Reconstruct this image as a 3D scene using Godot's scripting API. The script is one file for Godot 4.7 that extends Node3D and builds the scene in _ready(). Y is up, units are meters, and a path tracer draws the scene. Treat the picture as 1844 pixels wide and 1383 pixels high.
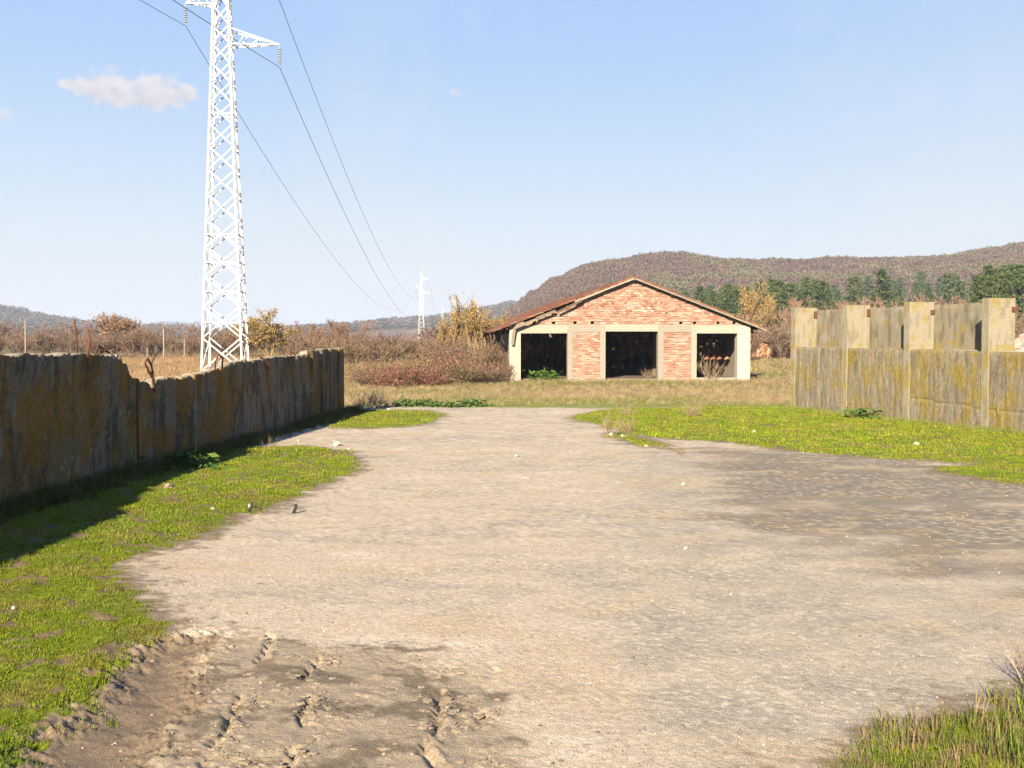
extends Node3D
# An abandoned farm yard in late autumn: a pale gravel yard between two old silage walls,
# an open brick barn, a lattice pylon and wooded hills behind.
# World: x to the right, y up, the camera looks along -z. "d" below is the distance ahead, so z = -d.

var rng := RandomNumberGenerator.new()
var noise := FastNoiseLite.new()
var cells := FastNoiseLite.new()
var cracks := FastNoiseLite.new()
var taken := {}
var M := {}
var masks := {}
const MX0 := -10.0
const MD0 := 1.0
const MSTEP := 0.1
const MW := 270
const MH := 370


# ------------------------------------------------------------------ small mesh builder
class MB:
	var v := PackedVector3Array()
	var n := PackedVector3Array()
	var c := PackedColorArray()
	var col := Color(1, 1, 1)

	func tri(a: Vector3, b: Vector3, d: Vector3):            # counter-clockwise seen from outside
		var nn := (b - a).cross(d - a).normalized()
		v.push_back(a); v.push_back(d); v.push_back(b)
		for k in 3:
			n.push_back(nn); c.push_back(col)

	func quad(a: Vector3, b: Vector3, d: Vector3, e: Vector3):
		tri(a, b, d)
		tri(a, d, e)

	func quadc(a: Vector3, b: Vector3, d: Vector3, e: Vector3, ca: Color, cb: Color, cd: Color, ce: Color):
		var nn := (d - a).cross(e - b).normalized()
		v.push_back(a); v.push_back(d); v.push_back(b); v.push_back(a); v.push_back(e); v.push_back(d)
		c.push_back(ca); c.push_back(cd); c.push_back(cb); c.push_back(ca); c.push_back(ce); c.push_back(cd)
		for k in 6:
			n.push_back(nn)

	func hexa(p: Array):      # 0-3 bottom ring, 4-7 top ring, both counter-clockwise seen from above
		quad(p[4], p[5], p[6], p[7])
		quad(p[3], p[2], p[1], p[0])
		for k in 4:
			var j: int = (k + 1) % 4
			quad(p[k], p[j], p[j + 4], p[k + 4])

	func box(x0: float, y0: float, z0: float, x1: float, y1: float, z1: float):
		hexa([Vector3(x0, y0, z1), Vector3(x1, y0, z1), Vector3(x1, y0, z0), Vector3(x0, y0, z0),
			Vector3(x0, y1, z1), Vector3(x1, y1, z1), Vector3(x1, y1, z0), Vector3(x0, y1, z0)])

	func bar(a: Vector3, b: Vector3, w: float, t: float, up := Vector3.UP):      # a rectangular bar from a to b
		var f := (b - a).normalized()
		if abs(f.dot(up)) > 0.98:
			up = Vector3.RIGHT
		var s := f.cross(up).normalized() * w * 0.5
		var u := s.cross(f).normalized() * t * 0.5
		hexa([a - s - u, a + s - u, b + s - u, b - s - u, a - s + u, a + s + u, b + s + u, b - s + u])

	func tube(a: Vector3, b: Vector3, ra: float, rb: float, sides := 5, cap := false):
		var f := (b - a).normalized()
		var s := f.cross(Vector3.UP if abs(f.y) < 0.95 else Vector3.RIGHT).normalized()
		var u := s.cross(f)
		for k in sides:
			var p := TAU * k / sides
			var q := TAU * (k + 1) / sides
			var e0 := s * cos(p) + u * sin(p)
			var e1 := s * cos(q) + u * sin(q)
			quad(a + e1 * ra, a + e0 * ra, b + e0 * rb, b + e1 * rb)
			if cap:
				tri(b, b + e1 * rb, b + e0 * rb)
				tri(a, a + e0 * ra, a + e1 * ra)

	func ribbon(pts: Array, w0: float, w1: float, side: Vector3):
		for k in range(pts.size() - 1):
			var s0 := side * lerpf(w0, w1, float(k) / (pts.size() - 1)) * 0.5
			var s1 := side * lerpf(w0, w1, float(k + 1) / (pts.size() - 1)) * 0.5
			if k == pts.size() - 2 and w1 <= 0.0:
				tri(pts[k] - s0, pts[k] + s0, pts[k + 1])
			else:
				quad(pts[k] - s0, pts[k] + s0, pts[k + 1] + s1, pts[k + 1] - s1)

	func mesh() -> ArrayMesh:
		var a := []
		a.resize(Mesh.ARRAY_MAX)
		a[Mesh.ARRAY_VERTEX] = v
		a[Mesh.ARRAY_NORMAL] = n
		a[Mesh.ARRAY_COLOR] = c
		var m := ArrayMesh.new()
		m.add_surface_from_arrays(Mesh.PRIMITIVE_TRIANGLES, a)
		return m


# ------------------------------------------------------------------ naming and tagging
func numbered(called: String) -> String:
	var k: int = taken.get(called, -1) + 1
	taken[called] = k
	return called if k == 0 else "%s_%03d" % [called, k]

func tag(o: Node, label := "", category := "", group := "", kind := ""):
	if label: o.set_meta("label", label)
	if category: o.set_meta("category", category)
	if group: o.set_meta("group", group)
	if kind: o.set_meta("kind", kind)

func thing(called: String, at: Vector3, turn := 0.0) -> Node3D:
	var o := Node3D.new()
	o.name = numbered(called)
	add_child(o)
	o.position = at
	o.rotation.y = turn
	return o

func put(m: Mesh, called: String, mat: Material, parent: Node = null) -> MeshInstance3D:
	var o := MeshInstance3D.new()
	o.mesh = m
	o.material_override = mat
	if parent == null:
		o.name = numbered(called)
		add_child(o)
	else:
		o.name = called
		parent.add_child(o, true)
	return o

func copy_of(o: Node3D) -> Node3D:
	var r: Node3D = o.duplicate()
	r.name = numbered(str(o.name).rstrip("0123456789").trim_suffix("_"))
	add_child(r)
	return r

func scatter(called: String, m: Mesh, mat: Material, xf: Array, cols: PackedColorArray, parent: Node = null) -> MultiMeshInstance3D:
	var mm := MultiMesh.new()
	mm.transform_format = MultiMesh.TRANSFORM_3D
	mm.use_colors = true
	mm.mesh = m
	mm.instance_count = xf.size()
	for k in xf.size():
		mm.set_instance_transform(k, xf[k])
		mm.set_instance_color(k, cols[k])
	var o := MultiMeshInstance3D.new()
	o.multimesh = mm
	o.material_override = mat
	o.name = numbered(called)
	(self if parent == null else parent).add_child(o)
	tag(o, "", "", "", "stuff")
	return o

func at(x: float, d: float, h := 0.0) -> Vector3:
	return Vector3(x, h, -d)

func nz(x: float, y: float, f: float) -> float:      # fractal noise about -1..1
	return noise.get_noise_2d(x * f, y * f) * 1.6

func rnd(a := 0.0, b := 1.0) -> float:
	return rng.randf_range(a, b)

func tint(c: Color, by: float) -> Color:
	var k := 1.0 + rnd(-by, by)
	return Color(c.r * k, c.g * k * (1.0 + rnd(-by, by) * 0.25), c.b * k * (1.0 + rnd(-by, by) * 0.3))


# ------------------------------------------------------------------ materials
func grain(seed_: int, freq: float, lo: float, hi: float, octaves := 5, size := 512) -> NoiseTexture2D:
	var f := FastNoiseLite.new()
	f.seed = seed_
	f.frequency = freq
	f.fractal_octaves = octaves
	var t := NoiseTexture2D.new()
	t.width = size
	t.height = size
	t.seamless = true
	t.noise = f
	var g := Gradient.new()
	g.offsets = PackedFloat32Array([0.1, 0.5, 0.9])
	g.colors = PackedColorArray([Color(lo, lo, lo), Color((lo + hi) / 2, (lo + hi) / 2, (lo + hi) / 2), Color(hi, hi, hi)])
	t.color_ramp = g
	return t

func mat(called: String, rough := 0.95, tex: Texture2D = null, tile := 1.0, bump: Texture2D = null, relief := 0.0) -> StandardMaterial3D:
	var m := StandardMaterial3D.new()
	m.resource_name = called
	m.vertex_color_use_as_albedo = true
	m.roughness = rough
	m.albedo_color = Color(0.93, 0.93, 0.93)
	m.metallic_specular = 0.25
	if tex or bump:
		m.uv1_triplanar = true
		m.uv1_world_triplanar = true
		m.uv1_scale = Vector3.ONE / tile
	if tex:
		m.albedo_texture = tex
	if bump:
		m.heightmap_enabled = true
		m.heightmap_texture = bump
		m.heightmap_scale = relief
	return m

func leafy(called: String, glow: float) -> StandardMaterial3D:
	var m := mat(called, 0.8)
	m.cull_mode = BaseMaterial3D.CULL_DISABLED
	if glow > 0.0:
		m.backlight_enabled = true
		m.backlight = Color(glow, glow, glow)
	return m

func make_materials():
	var speck := grain(3, 0.16, 0.6, 1.0, 3)
	var rough := grain(8, 0.045, 0.0, 1.0, 6)
	M.ground = mat("packed_gravel", 0.97, speck, 0.9, rough, 0.16)
	M.field = mat("field_soil", 1.0, speck, 3.0, rough, 0.8)
	M.concrete = mat("weathered_concrete", 0.95, grain(5, 0.05, 0.72, 1.0, 6), 0.8, rough, 0.3)
	M.plain_concrete = mat("barn_concrete", 0.95, grain(6, 0.03, 0.8, 1.0, 6), 1.3, rough, 0.5)
	M.brick = mat("brick", 0.95, grain(12, 0.06, 0.75, 1.0, 5), 0.5, rough, 0.4)
	M.tile = mat("clay_tile", 0.9, grain(13, 0.04, 0.75, 1.0, 5), 0.8)
	M.wood = mat("grey_timber", 0.9, grain(14, 0.05, 0.7, 1.0, 5), 0.6)
	M.stone = mat("stone", 0.95, grain(15, 0.05, 0.75, 1.0, 5), 0.3, rough, 0.3)
	M.rust = mat("rusty_steel", 0.85, grain(16, 0.08, 0.6, 1.0, 5), 0.2)
	M.paint = mat("aluminium_paint", 0.55)
	M.wire = mat("cable", 0.6)
	M.glass = mat("porcelain", 0.3)
	M.bark = mat("bark", 0.95)
	M.twig = leafy("twig", 0.0)
	M.leaf = leafy("leaf", 0.5)
	M.grass = leafy("grass", 0.6)
	M.needle = leafy("needles", 0.3)
	M.hill = mat("hill_soil", 1.0)


# ------------------------------------------------------------------ ground masks (what lies where in the yard)
func fill_mask(called: String, polys: Array, passes: int):
	var a := PackedFloat32Array()
	a.resize(MW * MH)
	for j in MH:
		for i in MW:
			var x := MX0 + i * MSTEP
			var d := MD0 + j * MSTEP
			var p := Vector2(x + nz(x, d, 2.2) * 0.16 + nz(x, d + 50, 7.0) * 0.05, d + nz(x + 70, d, 2.2) * 0.2)
			for q in polys:
				if Geometry2D.is_point_in_polygon(p, q):
					a[j * MW + i] = 1.0
					break
	for t in passes:
		var b := a.duplicate()
		for j in range(1, MH - 1):
			for i in range(1, MW - 1):
				var k := j * MW + i
				b[k] = (a[k] * 2.0 + a[k - 1] + a[k + 1] + a[k - MW] + a[k + MW]) / 6.0
		a = b
	masks[called] = a

func mask(called: String, x: float, d: float) -> float:
	var fx := (x - MX0) / MSTEP
	var fd := (d - MD0) / MSTEP
	if fx < 0 or fd < 0 or fx >= MW - 2 or fd >= MH - 2:
		return 0.0
	var i := int(fx)
	var j := int(fd)
	var a: PackedFloat32Array = masks[called]
	var k := j * MW + i
	return lerpf(lerpf(a[k], a[k + 1], fx - i), lerpf(a[k + MW], a[k + MW + 1], fx - i), fd - j)

func V2(a: Array) -> PackedVector2Array:
	var r := PackedVector2Array()
	for k in range(0, a.size(), 2):
		r.push_back(Vector2(a[k], a[k + 1]))
	return r

func left_wall_x(d: float) -> float:
	return -4.98 + 0.077 * (d - 10.8)

func make_masks():
	fill_mask("turf", [
		V2([-6.5, 1, -1.95, 1, -1.9, 4.4, -1.94, 4.72, -1.97, 5.4, -2.03, 6.5, -2.32, 7.0, -2.8, 7.8, -3.02, 8.4, -2.7, 9.4, -2.51, 10.6, -2.28, 12.6, -1.98, 14.2, -2.4, 16.4, -3.25, 17.6, -4.2, 17.2, -6, 16]),
		V2([-3.5, 21.0, -3.1, 21.0, -2.2, 21.1, -1.75, 22.2, -1.5, 24.6, -2.0, 26.2, -3.4, 26.4, -3.8, 25.6]),
		V2([1.3, 23.3, 1.7, 25.2, 2.6, 26.8, 4.4, 27.4, 7.2, 27.4, 9.5, 20, 12, 12, 14, 8, 8.5, 9.5, 6.2, 12.4, 5.65, 13.4, 5.5, 14.4, 6.4, 15.0, 5.5, 15.6, 4.5, 16.4, 4.1, 17.4, 3.4, 18.3, 2.5, 18.9, 2.2, 20.3, 1.9, 21.2]),
		V2([1.7, 19.4, 1.9, 20.4, 2.15, 19.2, 2.35, 17.6, 2.55, 16.3, 2.35, 16.6, 2.1, 17.6]),
		V2([2.45, 5.25, 1.95, 4.95, 1.5, 4.6, 1.25, 4.35, 1.0, 3.6, 0.9, 1.2, 9, 1.2, 9, 6.5, 4.5, 6.3, 3.2, 5.7])], 11)
	fill_mask("mud", [V2([-1.6, 1, 0.0, 1, -0.02, 4.6, -0.1, 5.6, -0.4, 6.0, -0.9, 5.95, -1.3, 6.3, -1.75, 6.35, -1.95, 6.1, -1.9, 4.5])], 4)
	fill_mask("rut", [V2([-1.93, 1, -1.52, 1, -1.5, 4.4, -1.55, 5.4, -1.7, 6.2, -1.95, 6.5, -2.0, 5.5, -1.93, 4.4])], 2)
	fill_mask("grey", [V2([0.9, 1, 0.5, 6, 0.8, 9, 1.3, 13, 2.0, 17, 8, 18, 14, 8, 9, 1])], 22)
	fill_mask("asphalt", [V2([2.6, 8.0, 1.9, 10.5, 2.3, 12.5, 2.7, 14.5, 2.6, 17.5, 4.0, 17.5, 6.5, 14.0, 9.0, 9.0, 8, 6.5, 5, 6.5, 3.2, 7])], 26)

func yard_height(x: float, d: float) -> float:
	var h := nz(x, d, 0.5) * 0.008
	if d < 9.5:
		var mud := mask("mud", x, d)
		var rut := mask("rut", x, d)
		h += nz(x, d, 14.0) * 0.0012
		if mud > 0.02 or rut > 0.02:
			var rough: float = smoothstep(-0.25, 0.45, nz(x + 5, d * 0.8, 1.1)) * mud * (1.0 - rut)
			var wx := x + nz(x, d, 6.0) * 0.03
			var wd := d + nz(x + 9, d, 6.0) * 0.03
			var plate := cells.get_noise_2d(wx * 17.0, wd * 11.0)            # height of each dried plate
			var gap := cracks.get_noise_2d(wx * 17.0, wd * 11.0) + 1.0       # 0 in the cracks between plates
			h += rough * (plate * 0.004 - 0.007 * smoothstep(0.2, 0.0, gap) + nz(x, d, 34.0) * 0.002)
			h += mud * nz(x, d, 3.0) * 0.006
			for tr in [-0.16, -0.34, -0.92, -1.22]:
				var off: float = x - tr - (d - 4.6) * (0.02 if tr > -0.5 else -0.1) - nz(tr * 9, d, 1.6) * 0.05 - nz(x, d, 12.0) * 0.014
				var on: float = mud * smoothstep(-0.35, 0.15, nz(tr * 20.0, d, 1.4))
				h += on * (-0.035 * exp(-pow(off / 0.018, 2.0)) + 0.014 * exp(-pow((off - 0.045) / 0.025, 2.0)) * (0.7 + nz(x, d, 16.0)))
			h -= rut * 0.045
			h += 0.05 * rut * (1.0 - rut) * (1.0 + nz(x, d, 9.0) + nz(x, d, 25.0))
	var t := mask("turf", x, d)
	if t > 0.05:
		h += t * (0.018 + nz(x, d, 3.0) * 0.014 + nz(x, d, 9.0) * 0.006)
	return h

func field_colour(x: float, d: float) -> Color:
	var a := nz(x * 0.5, d, 0.16)
	var b := nz(x * 0.6 + 30, d, 0.6)
	var c := Color(0.3, 0.235, 0.13).lerp(Color(0.19, 0.19, 0.06), smoothstep(-0.3, 0.5, a + 0.4 * b))
	return c.lerp(Color(0.23, 0.16, 0.1), smoothstep(0.2, 0.8, -a + 0.5 * b) * 0.7)

func yard_colour(x: float, d: float) -> Color:
	var n1 := nz(x * 0.6, d, 0.45)
	var n2 := nz(x * 0.7 + 20, d + 9, 1.7)
	var n3 := nz(x, d + 33, 6.0)
	var c := Color(0.495, 0.41, 0.305).lerp(Color(0.41, 0.35, 0.275), smoothstep(-0.1, 0.75, n1 * 0.7 + n2 * 0.5))
	c = c.lerp(Color(0.57, 0.485, 0.375), smoothstep(0.3, 0.8, n2 * 0.8 - n1 * 0.5))
	c = c.lerp(Color(0.37, 0.325, 0.26), mask("grey", x, d) * (0.7 + 0.4 * n2))
	var asp := mask("asphalt", x, d)
	if asp > 0.01:
		var t := smoothstep(0.2, 1.15, asp * 1.1 + n1 * 0.45 + n2 * 0.32 + n3 * 0.14 + nz(x * 0.5 + 7, d * 1.6, 0.9) * 0.25)
		c = c.lerp(Color(0.22, 0.19, 0.15).lerp(Color(0.28, 0.22, 0.15), smoothstep(0.0, 0.6, n2)), t)
	c = c.lerp(Color(0.47, 0.37, 0.24), smoothstep(0.35, 0.8, nz(x * 0.6 + 90, d, 0.7) + n3 * 0.2) * 0.55)
	var grit := nz(x, d * 0.8, 15.0)
	c = c * (1.0 + 0.13 * grit + 0.07 * n3)
	c = c.lerp(Color(0.2, 0.165, 0.125), smoothstep(0.62, 0.85, grit + 0.3 * n2) * 0.6)
	c = c.lerp(Color(0.6, 0.53, 0.42), smoothstep(0.6, 0.85, nz(x + 5, d, 12.0) + 0.35 * n1) * 0.7)
	var mud := mask("mud", x, d)
	if mud > 0.01:
		var t2 := smoothstep(0.3, 0.7, mud + n3 * 0.25 + n2 * 0.2)
		c = c.lerp(Color(0.33, 0.265, 0.19).lerp(Color(0.19, 0.15, 0.105), smoothstep(0.0, 0.5, n2 + n3 * 0.5)), t2)
	var rut := mask("rut", x, d)
	if rut > 0.01:
		c = c.lerp(Color(0.2, 0.15, 0.105), smoothstep(0.25, 0.6, rut + n3 * 0.2))
	var turf := mask("turf", x, d)
	if turf > 0.01:
		var e := turf + n3 * 0.2 + n2 * 0.18
		c = c.lerp(Color(0.2, 0.15, 0.1), smoothstep(0.12, 0.4, e) * 0.85)
		var g := Color(0.13, 0.165, 0.012).lerp(Color(0.17, 0.16, 0.03), smoothstep(0.0, 0.7, n2))
		g = g.lerp(Color(0.17, 0.12, 0.07), smoothstep(0.35, 0.65, nz(x + 11, d, 2.6) + n3 * 0.4))
		c = c.lerp(g, smoothstep(0.46, 0.62, e))
	var edge := d - 27.5 - n1 * 0.5 - n2 * 0.3
	if edge > -0.4:
		c = c.lerp(Color(0.22, 0.24, 0.06), smoothstep(-0.4, 0.1, edge))
		c = c.lerp(field_colour(x, d), smoothstep(0.3, 1.4, edge))
	if x < left_wall_x(d) + 0.05 and d < 25.6:
		c = field_colour(x, d)
	var past := (x - 6.8) * 0.955 + (d - 26.8) * 0.296
	if past > 0.3:
		c = field_colour(x, d)
	var s := 1.45 + rnd(-0.2, 0.2)
	return Color(c.r * s, c.g * s, c.b * s)

func sheet(called: String, x0: float, d0: float, x1: float, d1: float, step: float, height: Callable, colour: Callable, m: Material) -> MeshInstance3D:
	var w := int(round((x1 - x0) / step)) + 1
	var l := int(round((d1 - d0) / step)) + 1
	var v := PackedVector3Array()
	var n := PackedVector3Array()
	var c := PackedColorArray()
	var idx := PackedInt32Array()
	var h := PackedFloat32Array()
	h.resize(w * l)
	v.resize(w * l); n.resize(w * l); c.resize(w * l)
	idx.resize((w - 1) * (l - 1) * 6)
	for j in l:
		for i in w:
			var x := x0 + i * step
			var d := d0 + j * step
			var k := j * w + i
			h[k] = height.call(x, d)
			v[k] = Vector3(x, h[k], -d)
			c[k] = colour.call(x, d)
	var q := 0
	for j in l:
		for i in w:
			var k := j * w + i
			var gx := h[k + (1 if i < w - 1 else 0)] - h[k - (1 if i > 0 else 0)]
			var gd := h[k + (w if j < l - 1 else 0)] - h[k - (w if j > 0 else 0)]
			n[k] = Vector3(-gx, 2.0 * step, gd).normalized()
			if i < w - 1 and j < l - 1:
				for e in [k, k + w, k + 1, k + 1, k + w, k + w + 1]:
					idx[q] = e
					q += 1
	var a := []
	a.resize(Mesh.ARRAY_MAX)
	a[Mesh.ARRAY_VERTEX] = v
	a[Mesh.ARRAY_NORMAL] = n
	a[Mesh.ARRAY_COLOR] = c
	a[Mesh.ARRAY_INDEX] = idx
	var am := ArrayMesh.new()
	am.add_surface_from_arrays(Mesh.PRIMITIVE_TRIANGLES, a)
	return put(am, called, m)

func build_ground():
	make_masks()
	tag(sheet("yard_ground", -5.6, 3.0, 5.6, 9.0, 0.016, yard_height, yard_colour, M.ground), "", "", "", "structure")
	tag(sheet("yard_ground", -7.6, 9.0, 10.0, 18.0, 0.04, yard_height, yard_colour, M.ground), "", "", "", "structure")
	tag(sheet("yard_ground", -9.9, 18.0, 16.2, 36.0, 0.09, yard_height, yard_colour, M.ground), "", "", "", "structure")
	tag(sheet("field", -160, -60, 200, 260, 2.0, func(_x, _d): return -0.06, field_colour, M.field), "", "", "", "structure")
	tag(sheet("ground", -4500, -1500, 4500, 6000, 250.0, func(_x, _d): return -0.3, func(_x, _d): return Color(0.25, 0.2, 0.12), M.hill), "", "", "", "structure")


# ------------------------------------------------------------------ hills
func profile(p: Array, x: float) -> float:
	if x <= p[0]:
		return p[1]
	for k in range(2, p.size(), 2):
		if x <= p[k]:
			var t: float = (x - p[k - 2]) / (p[k] - p[k - 2])
			return lerpf(p[k - 1], p[k + 1], t * t * (3.0 - 2.0 * t))
	return p[p.size() - 1]

func hill(called: String, crest: Array, d0: float, dc: float, d1: float, step: float, colour: Callable) -> Dictionary:
	var height := func(x, d):
		var t: float = smoothstep(d0, dc, d) if d < dc else 1.0 - smoothstep(dc, d1, d)
		var hh: float = profile(crest, x)
		return -0.4 + t * (hh + 0.4) * (1.0 + nz(x, d, 6.0 / dc) * 0.06) + t * nz(x, d, 22.0 / dc) * hh * 0.03
	var o := sheet(called, crest[0], d0, crest[crest.size() - 2], d1, step, height, colour, M.hill)
	tag(o, "", "", "", "structure")
	return {"h": height, "o": o}

func puff(spikes: int, up: float, seed_: int) -> ArrayMesh:          # a far tree: many thin slivers in an egg-shaped crown, unit height
	var r := RandomNumberGenerator.new()
	r.seed = seed_
	var mb := MB.new()
	for k in spikes:
		var p := Vector3(r.randf_range(-1, 1), r.randf_range(-1, 1), r.randf_range(-1, 1))
		if p.length() > 1.0:
			p = p.normalized() * r.randf()
		var q := Vector3(p.x * 0.42, 0.55 + p.y * 0.45, p.z * 0.42)
		var dir := (Vector3(p.x * 0.7, up, p.z * 0.7) + Vector3(r.randf_range(-0.6, 0.6), r.randf_range(-0.3, 0.5), r.randf_range(-0.6, 0.6))).normalized()
		var side := dir.cross(Vector3(r.randf_range(-1, 1), r.randf_range(-1, 1), r.randf_range(-1, 1))).normalized() * r.randf_range(0.035, 0.07)
		mb.col = Color(1, 1, 1) * r.randf_range(0.88, 1.12)
		mb.tri(q - side, q + side, q + dir * r.randf_range(0.08, 0.18))
	mb.col = Color(0.7, 0.65, 0.6)
	mb.tube(Vector3.ZERO, Vector3(0, 0.5, 0), 0.03, 0.015, 4)
	return mb.mesh()

func build_hills():
	var c650 := 650.0 / 2000.0
	var pts := [840, 606, 900, 585, 925, 562, 960, 532, 1000, 506, 1050, 482, 1080, 473, 1150, 470, 1220, 473, 1270, 482, 1330, 483, 1400, 482, 1500, 478, 1600, 472, 1700, 465, 1760, 460, 1800, 455, 1844, 450, 2000, 440, 2300, 455, 2700, 500]
	var crest := []
	for k in range(0, pts.size(), 2):
		crest.push_back((pts[k] - 922) * c650)
		crest.push_back((610 - pts[k + 1] - 9) * c650 + 1.7)
	var brown := func(x, d): return Color(0.16, 0.11, 0.085).lerp(Color(0.25, 0.19, 0.11), smoothstep(0.0, 0.7, nz(x, d, 0.012)))
	hill_height = func(_x, _d): return 0.0
	var main := hill("hill", crest, 330, 650, 1000, 6.0, brown)
	hill_height = main.h
	var trees := [puff(170, 0.5, 1), puff(160, 0.6, 2), puff(180, 0.4, 3)]
	for t in 3:
		var xf := []
		var cols := PackedColorArray()
		for k in 15000:
			var x := rnd(crest[0], 330)
			var d := rnd(335, 690)
			if absf(x) > 0.56 * d + 20:
				continue
			var bare := nz(x * 0.5, d, 0.012)
			if bare > 0.75 and d < 560:
				continue
			var h: float = main.h.call(x, d)
			var s := rnd(3.4, 6.2)
			xf.push_back(Transform3D(Basis(Vector3.UP, rnd(0, TAU)).scaled(Vector3(s * 1.1, s, s * 1.1)), at(x, d, h - 0.3)))
			var c := Color(0.135, 0.1, 0.088).lerp(Color(0.155, 0.105, 0.078), rnd())
			if nz(x + 300, d, 0.02) > 0.1 and x > 70 + nz(x, d, 0.01) * 40:
				c = Color(0.155, 0.135, 0.08)
			if rnd() < 0.015:
				c = Color(0.07, 0.1, 0.04)
			if rnd() < 0.004:
				c = Color(0.27, 0.14, 0.07)
			cols.push_back(tint(c, 0.07))
		var o := scatter("hill_woodland", trees[t], M.needle, xf, cols)
		tag(o, "", "", "woods on the hill behind the barn")
	# lower hills further off on the left and in the middle, then a blue mountain
	var far := [
		[1500.0, [-400, 612, 400, 609, 600, 600, 640, 597, 700, 591, 740, 585, 790, 583, 830, 577, 880, 566, 930, 556, 1000, 548, 1200, 560, 1500, 600], 700, 2300, 26.0, 2600, -300, 320],
		[1300.0, [-700, 585, -300, 545, -100, 553, 0, 566, 60, 579, 130, 588, 190, 594, 300, 600, 420, 607], 700, 2000, 26.0, 2600, -900, -330]]
	for f in far:
		var cr := []
		for k in range(0, f[1].size(), 2):
			cr.push_back((f[1][k] - 922) * f[0] / 2000.0)
			cr.push_back((610 - f[1][k + 1]) * f[0] / 2000.0 + 1.7)
		var hl := hill("hill", cr, f[2], f[0], f[3], f[4], brown)
		var xf := []
		var cols := PackedColorArray()
		for k in f[5]:
			var x := rnd(f[6], f[7])
			var d := rnd(f[0] - 420, f[0] + 60)
			var s := rnd(8, 14)
			xf.push_back(Transform3D(Basis(Vector3.UP, rnd(0, TAU)).scaled(Vector3(s * 1.5, s * 0.8, s * 1.5)), at(x, d, hl.h.call(x, d) - 0.5)))
			cols.push_back(tint(Color(0.15, 0.12, 0.1) if rnd() < 0.8 else Color(0.09, 0.1, 0.05), 0.25))
		tag(scatter("hill_woodland", trees[0], M.needle, xf, cols), "", "", "woods on the far low hills")
	var mt := []
	var mp := [-900, 600, -300, 590, 0, 597, 190, 602, 230, 596, 270, 586, 300, 580, 330, 581, 370, 590, 430, 600, 700, 604, 1500, 596]
	for k in range(0, mp.size(), 2):
		mt.push_back((mp[k] - 922) * 2.1)
		mt.push_back((610 - mp[k + 1]) * 2.1 + 1.7)
	hill("mountain", mt, 3300, 4200, 5400, 70.0, func(_x, _d): return Color(0.1, 0.1, 0.1))


# ------------------------------------------------------------------ concrete walls
# A board-marked concrete slab. Local frame: x along the wall, y up, +z out of its face. Uneven top, relief on the face.
func slab(length: float, thick: float, top: Callable, relief: Callable, colour: Callable, step: float, rows: int) -> ArrayMesh:
	var mb := MB.new()
	var nx := int(ceil(length / step))
	var prev := []
	var prevc := []
	for i in nx + 1:
		var s := length * i / nx
		var t: float = top.call(s)
		var colv := []
		var colc := []
		for j in rows + 1:
			var y := -0.12 + (t + 0.12) * j / rows
			colv.push_back(Vector3(s, y, relief.call(s, y) - (0.012 if j == rows else 0.0)))
			colc.push_back(colour.call(s, y, t))
		var cap := Color(0.36, 0.33, 0.27) * rnd(0.8, 1.15)
		colv.push_back(Vector3(s, t + rnd(-0.012, 0.012), -thick * 0.5)); colc.push_back(cap)
		colv.push_back(Vector3(s, t - 0.02 + rnd(-0.02, 0.02), -thick)); colc.push_back(cap)
		colv.push_back(Vector3(s, -0.12, -thick)); colc.push_back(Color(0.3, 0.27, 0.22))
		if i > 0:
			for j in colv.size() - 1:
				mb.quadc(prev[j], colv[j], colv[j + 1], prev[j + 1], prevc[j], colc[j], colc[j + 1], prevc[j + 1])
		if i == 0 or i == nx:
			mb.col = colc[rows / 2]
			for j in range(1, colv.size() - 1):
				if i == 0:
					mb.tri(colv[0], colv[j], colv[j + 1])
				else:
					mb.tri(colv[0], colv[j + 1], colv[j])
		prev = colv
		prevc = colc
	return mb.mesh()

func boards(s: float, y: float, seed_: float) -> float:      # the imprint of shuttering boards
	var w := 0.16
	var k: float = floor(s / w + 0.25 * sin(s * 3.1 + seed_))
	var f: float = s / w - floor(s / w)
	var h := fposmod(sin(k * 12.9898 + seed_) * 43758.5, 1.0)
	return (h - 0.5) * 0.008 - (0.004 if f < 0.06 and h > 0.45 else 0.0) + nz(s * 3.0 + seed_, y, 2.0) * 0.005

func rebar(parent: Node, pts: Array, r := 0.011, called := "rebar"):
	var mb := MB.new()
	for k in range(pts.size() - 1):
		mb.col = tint(Color(0.16, 0.075, 0.045), 0.2)
		mb.tube(pts[k], pts[k + 1], r, r, 6, true)
	put(mb.mesh(), called, M.rust, parent)

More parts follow.
